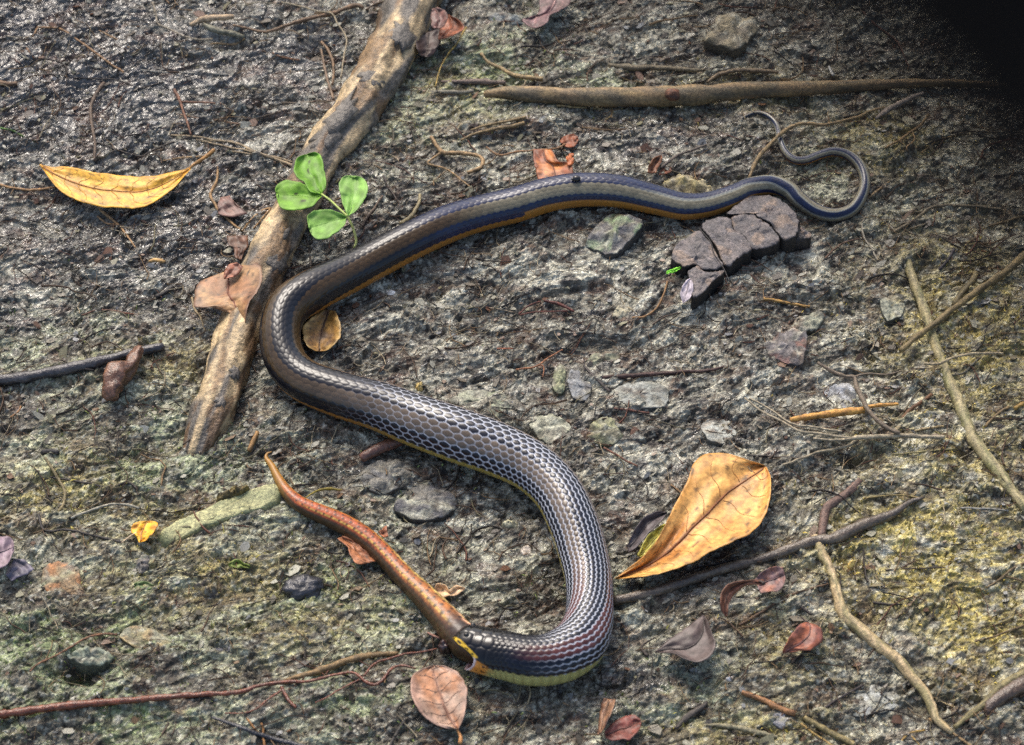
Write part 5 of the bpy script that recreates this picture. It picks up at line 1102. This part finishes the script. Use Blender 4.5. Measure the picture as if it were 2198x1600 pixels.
slab('M', [(1060, 180), (1100, 110), (1170, 130), (1150, 230), (1090, 260)], 0.008, (118, 112, 106), label='small dark stone below the small yellow leaf', col2=(90, 84, 80))
slab('M', [(1500, 330), (1620, 290), (1725, 390), (1640, 430), (1540, 410)], 0.010, (84, 78, 74), label='dark brown stone lump on yellow green mud', col2=(64, 58, 54), dome=0.5)
slab('Q', [(805, 182), (828, 145), (866, 160), (858, 192), (830, 202)], 0.006, (220, 190, 112), 'pebble', 'single round yellow pebble near the forked branch', 'pebble', n=22, rings=9, dome=0.6)
slab('F', [(1195, 1190), (1215, 1165), (1270, 1175), (1262, 1208), (1215, 1210)], 0.003, (226, 220, 208), 'pebble', 'white pebble chip below the snake belly', 'pebble', n=22, rings=9)
slab('F', [(1285, 1180), (1300, 1155), (1318, 1165), (1312, 1190)], 0.003, (214, 204, 184), 'pebble', 'tiny cream pebble beside the white chip', 'pebble', n=18, rings=9, dome=0.6)
slab('O', [(1845, 1085), (1870, 1055), (1905, 1070), (1895, 1098)], 0.004, (228, 224, 220), 'pebble', 'white pebble right of the dark triangular leaf', 'pebble', n=20, rings=9, dome=0.4)
slab('J', [(1425, 540), (1440, 505), (1480, 510), (1478, 550), (1445, 560)], 0.005, (204, 178, 112), 'pebble', 'yellow pebble above the snake back', 'pebble', n=20, rings=9, dome=0.5)
slab('K', [(100, 1420), (140, 1392), (215, 1405), (220, 1445), (150, 1452)], 0.005, (188, 182, 150), 'pebble', 'pale pebble inside the snake curve', 'pebble', n=20, rings=9, dome=0.5)
slab('O', [(240, 80), (270, 40), (330, 50), (320, 115), (280, 125)], 0.004, (196, 184, 168), 'pebble', 'flat pale pebble chip left of the striped neck', 'pebble', n=20, rings=9)

# ------------------------------------------------------------------ seed, husk, beetle
c = on_ground(*Z('N', [(550, 372)])[0], 0.002, HSS)
o = ball('seed', c, (0.0128, 0.0098, 0.0068), (34, 34, 38), M_WETWOOD, None, 26, 40, 0.16, (54, 54, 60), axis=0.2)
tag(o, 'black ribbed oval seed lying on mossy mud', 'seed')
c = on_ground(*Z('N', [(1652, 835)])[0], 0.007, HSS)
o = ball('seed_husk', c, (0.0040, 0.0042, 0.0055), (66, 44, 40), M_GLOSS, None, 14, 18, 0.35, (40, 28, 28))
tag(o, 'dark shrivelled seed husk with a bent stalk beside the snake mouth', 'seed husk')
P, R = path3(Z('T', [(150, 490, 18, 0), (260, 550, 22, 3), (380, 590, 22, 5), (450, 570, 22, 8), (430, 530, 18, 9), (480, 520, 20, 10), (560, 640, 24, 9), (660, 680, 24, 8), (760, 665, 20, 8)]), 0.5, 0.004, HSS, wob=0, seg=40)
tube_mesh('stalk', P, R, (138, 100, 84), M_WOOD, o, 8, 0.08)
i = int(np.argmin(np.abs(S_px - 0)))
b_px = np.array((1237.5, 383.5)); d = rays(*b_px); d /= np.linalg.norm(d)
near = np.argmin(np.linalg.norm((S_P - CAM) - ((S_P - CAM) @ d)[:, None] * d, axis=1) + 1e3 * (np.abs(S_px) < 1500))
oc = CAM - S_P[near]; ax_ = S_P[near + 3] - S_P[near - 3]; ax_ /= np.linalg.norm(ax_)
dp = d - ax_ * (d @ ax_); op = oc - ax_ * (oc @ ax_); rr = S_R[near] + 0.0016
q = (op @ dp) ** 2 - (dp @ dp) * (op @ op - rr ** 2)
hit = CAM + d * ((-(op @ dp) - math.sqrt(max(q, 0))) / (dp @ dp))
beetle = ball('beetle', hit, (0.0030, 0.0024, 0.0020), (16, 15, 18), M_GLOSS, None, 12, 18, 0.03)
tag(beetle, 'tiny round glossy black beetle sitting on the snake back', 'beetle')
ball('head', hit + np.array([-0.0027, -0.0006, -0.0002]), (0.0011, 0.0012, 0.0010), (14, 13, 15), M_GLOSS, beetle, 8, 10)
nrm = hit - S_P[near]; nrm /= np.linalg.norm(nrm)
for sy in (-1, 1):
    for kx in (-0.0012, 0.0, 0.0012):
        a = hit + np.array([kx, sy * 0.0018, -0.0004]); b = hit + np.array([kx * 2.0, sy * 0.0034, -0.0012])
        tube_mesh('leg', np.array([a, (a + b) / 2 + nrm * 0.0005, b]), np.array([0.00022, 0.0002, 0.00015]), (16, 14, 14), M_GLOSS, beetle, 5, 0.0)

# ------------------------------------------------------------------ unidentified dark lens obstruction, shaped as an added stem that blackens the corner
def at_depth(px, py, z): return CAM + rays(np.array(px, float), np.array(py, float)) * z
LB = at_depth(2300, -122, 0.066)
LD = 0.78 * RGT - 0.62 * UPV + 0.5 * FWD
tt_ = np.concatenate([np.linspace(-LB[2] / LD[2] * 1.02, 0.15, 40)[:-1], np.linspace(0.15, -0.30, 200), np.linspace(-0.30, -1.6, 40)[1:]])
LQ = LB + tt_[:, None] * LD
LQ[:, 1] += 0.05 * np.sin(np.clip(tt_ - 0.15, 0, 9) * 3.0)
LRr = 0.0076 + 0.010 * sstep(0.1, 1.2, tt_) + 0.006 * sstep(0.1, 1.2, -tt_)
obstruction = tube_mesh('obstruction', LQ, LRr, (30, 27, 26), M_OBSTRUCTION, None, 20, 0.10, (18, 17, 18))
tag(obstruction, 'dark stem-shaped obstruction added out of focus right in front of the lens', 'obstruction')

# ------------------------------------------------------------------ uncountable litter: crumbs, fibres
def scatter(n, xr=(-0.45, 0.45), yr=(-0.33, 0.43)):
    return rng.uniform(*xr, n), rng.uniform(*yr, n)
n = 36000
x, y = scatter(n)
dens = fbm(x / 0.04, y / 0.03, 61, 3)
keep = dens + rng.normal(0, 0.35, n) > -0.15
x, y = x[keep], y[keep]; n = len(x)
z = sample(HF, x, y)
sz = 0.00055 * np.exp(rng.normal(0, 0.55, n)).clip(0.4, 3.6)
octa = np.array([(1, 0, 0), (-.5, .87, 0), (-.5, -.87, 0), (.25, .2, .75), (-.2, .1, -.6)])
of = np.array([(0, 1, 3), (1, 2, 3), (2, 0, 3), (1, 0, 4), (2, 1, 4), (0, 2, 4)])
V = octa[None] * (0.7 + 0.6 * rng.random((n, 5, 1))) * sz[:, None, None] * np.stack([1 + 1.2 * rng.random(n), np.ones(n), 0.5 + 0.5 * rng.random(n)], -1)[:, None]
a = rng.uniform(0, 2 * np.pi, n); tl = rng.normal(0, 0.5, n)
ca, sa = np.cos(a)[:, None], np.sin(a)[:, None]
vx = V[..., 0] * ca - V[..., 1] * sa; vy = V[..., 0] * sa + V[..., 1] * ca; vz = V[..., 2] + vx * np.tan(tl.clip(-0.9, 0.9))[:, None]
V = np.stack([vx + x[:, None], vy + y[:, None], vz + (z + 0.25 * sz)[:, None]], -1)
gc, yl, wt = sampleC(x, y)
pal = np.stack([lin(c) for c in ((150, 148, 134), (88, 82, 72), (40, 34, 30), (84, 56, 40), (120, 120, 96), (186, 182, 166))])
cc = 0.55 * pal[rng.choice(6, n, p=[.26, .22, .22, .10, .12, .08])] + 0.45 * gc
cc = mix(cc, lin((176, 162, 88)), np.clip(yl, 0, 1) * 0.75 * (rng.random(n) < 0.75))
F = (of[None] + 5 * np.arange(n)[:, None, None]).reshape(-1, 3)
o = mesh('soil_crumbs', V.reshape(-1, 3), F, np.repeat(cc, 5, 0), M_CRUMB, smooth=False)
tag(o, 'loose crumbs of grey and mossy soil strewn over the mud', 'soil', kind='stuff')

# thin flaky plates of bark and leaf rot
n = 5200
x, y = scatter(n); z = sample(HS, x, y)
t = np.linspace(0, 2 * np.pi, 6, endpoint=False)
sz = 0.0016 * np.exp(rng.normal(0, 0.5, n)).clip(0.4, 3.2)
rr = sz[:, None] * (0.6 + 0.7 * rng.random((n, 6)))
el = (0.35 + 0.5 * rng.random(n))[:, None]
lx = rr * np.cos(t); ly = rr * np.sin(t) * el
a = np.where(rng.random(n) < 0.6, rng.normal(0.45, 0.4, n), rng.uniform(0, np.pi, n))[:, None]
tx = rng.normal(0, 0.35, n)[:, None]; ty = rng.normal(0, 0.35, n)[:, None]
wx = lx * np.cos(a) - ly * np.sin(a); wy = lx * np.sin(a) + ly * np.cos(a); wz = lx * tx + ly * ty
top = np.stack([wx + x[:, None], wy + y[:, None], wz + (z + 0.0012)[:, None]], -1)
bot = top * [1, 1, 1] - [0, 0, 0.0006]
V = np.concatenate([top, bot], 1)
Ft = np.arange(6)[None] + 12 * np.arange(n)[:, None]
k = np.arange(6); k2 = (k + 1) % 6
Fs = (np.stack([k, k + 6, k2 + 6, k2], 1)[None] + 12 * np.arange(n)[:, None, None]).reshape(-1, 4)
pal = np.stack([lin(c) for c in ((140, 138, 124), (92, 84, 72), (48, 40, 34), (98, 64, 42), (120, 116, 88), (120, 122, 124))])
gc, yl, wt = sampleC(x, y)
cc = 0.75 * pal[rng.choice(6, n, p=[.25, .22, .2, .13, .12, .08])] + 0.25 * gc
o = mesh('litter_flakes', V.reshape(-1, 3), [Ft, Fs], np.repeat(cc, 12, 0), M_CRUMB, smooth=False)
tag(o, 'fine flakes of rotten bark and leaf scattered over the mud', 'litter', kind='stuff')

# hair-fine root fibres
n = 17000
x, y = scatter(n)
dens = fbm(x / 0.06, y / 0.05, 71, 3) + rng.normal(0, 0.3, n)
x, y = x[dens > -0.1], y[dens > -0.1]; n = len(x)
K = 6
ln = 0.011 * np.exp(rng.normal(0, 0.6, n)).clip(0.35, 3.5)
lng = rng.random(n) < 0.07
ln = np.where(lng, rng.uniform(0.022, 0.05, n), ln)
ang = np.where(rng.random(n) < 0.5, rng.normal(0.35, 0.6, n), rng.uniform(0, np.pi, n))
curv = rng.normal(0, 0.9, n)
s_ = np.linspace(-0.5, 0.5, K)
aa = ang[:, None] + curv[:, None] * s_ + 0.5 * np.cumsum(rng.normal(0, 0.45, (n, K)), 1)
st = (ln / K)[:, None]
fxp = x[:, None] + np.cumsum(np.cos(aa) * st, 1); fyp = y[:, None] + np.cumsum(np.sin(aa) * st, 1)
rad = (0.00032 * np.exp(rng.normal(0, 0.45, n))).clip(0.00014, 0.0007)
rad = np.where(lng, rad * 1.5, rad)
fz = sample(HS, fxp, fyp) + rad[:, None] * 0.9 + 0.0011 + 0.0008 * np.abs(rng.normal(0, 1, (n, 1)))
Cn = np.stack([fxp, fyp, fz], -1)
nx = -np.sin(aa); ny = np.cos(aa)
taper = np.linspace(1, 0.5, K)[None] * rad[:, None]
tri = []
for ang_ in (0, 2 * np.pi / 3, 4 * np.pi / 3):
    tri.append(Cn + np.stack([nx * np.sin(ang_) * taper, ny * np.sin(ang_) * taper, np.cos(ang_) * taper], -1))
V = np.stack(tri, 2)                                  # n, K, 3, xyz
i_ = np.arange(K - 1)[:, None]; j_ = np.arange(3)[None]
q = np.stack([i_ * 3 + j_, i_ * 3 + (j_ + 1) % 3, (i_ + 1) * 3 + (j_ + 1) % 3, (i_ + 1) * 3 + j_], -1).reshape(-1, 4)
F = (q[None] + 3 * K * np.arange(n)[:, None, None]).reshape(-1, 4)
pal = np.stack([lin(c) for c in ((40, 32, 27), (82, 60, 42), (128, 102, 70), (158, 144, 116), (94, 56, 40), (116, 108, 80))])
cc = pal[rng.choice(6, n, p=[.42, .20, .14, .10, .08, .06])]
o = mesh('root_fibres', V.reshape(-1, 3), F, np.repeat(cc, 3 * K, 0), M_WOOD)
tag(o, 'hair-fine dark and tan root fibres matted over the mud', 'root fibres', kind='stuff')

# moss: short upright blades where the mud is green or yellow
n = 110000
x, y = scatter(n)
i_ = np.clip(((x - fx[0]) / STEP).astype(int), 0, len(fx) - 1); j_ = np.clip(((y - fy[0]) / STEP).astype(int), 0, len(fy) - 1)
gf = grn[J0:J0 + len(fy), I0:I0 + len(fx)][j_, i_]; yf = YF[j_, i_]
pm = np.clip(np.maximum(0.75 * yf, 0.5 * gf), 0, 1) * sstep(-0.2, 0.4, fbm(x / 0.018, y / 0.012, 91, 3))
kp = rng.random(n) < pm
x, y, gf, yf = x[kp], y[kp], gf[kp], yf[kp]; n = len(x)
z = sample(HF, x, y)
hgt = 0.0016 * np.exp(rng.normal(0, 0.4, n)); a = rng.uniform(0, 2 * np.pi, n); lean = rng.normal(0, 0.6, (n, 2)) * hgt[:, None]; w = 0.00030 + 0.0003 * rng.random(n)
b0 = np.stack([x - np.cos(a) * w, y - np.sin(a) * w, z - 0.0003], -1); b1 = np.stack([x + np.cos(a) * w, y + np.sin(a) * w, z - 0.0003], -1)
m0 = np.stack([x - np.cos(a) * w + 0.5 * lean[:, 0], y - np.sin(a) * w + 0.5 * lean[:, 1], z + 0.7 * hgt], -1); m1 = np.stack([x + np.cos(a) * w + 0.5 * lean[:, 0], y + np.sin(a) * w + 0.5 * lean[:, 1], z + 0.7 * hgt], -1)
tp = np.stack([x + lean[:, 0], y + lean[:, 1], z + hgt], -1)
V = np.stack([b0, b1, m1, m0, tp], 1).reshape(-1, 3)
k = 5 * np.arange(n)
cc = mix(np.broadcast_to(lin((124, 140, 76)), (n, 3)), lin((192, 172, 84)), np.clip(1.4 * yf / (yf + gf + 1e-3), 0, 1)) * (0.6 + 0.7 * rng.random((n, 1)))
o = mesh('moss', V, [np.stack([k, k + 1, k + 2, k + 3], 1), np.stack([k + 3, k + 2, k + 4], 1)], np.repeat(cc, 5, 0), M_CRUMB, smooth=False)
tag(o, 'short olive and yellow moss growing in patches on the mud', 'moss', kind='stuff')
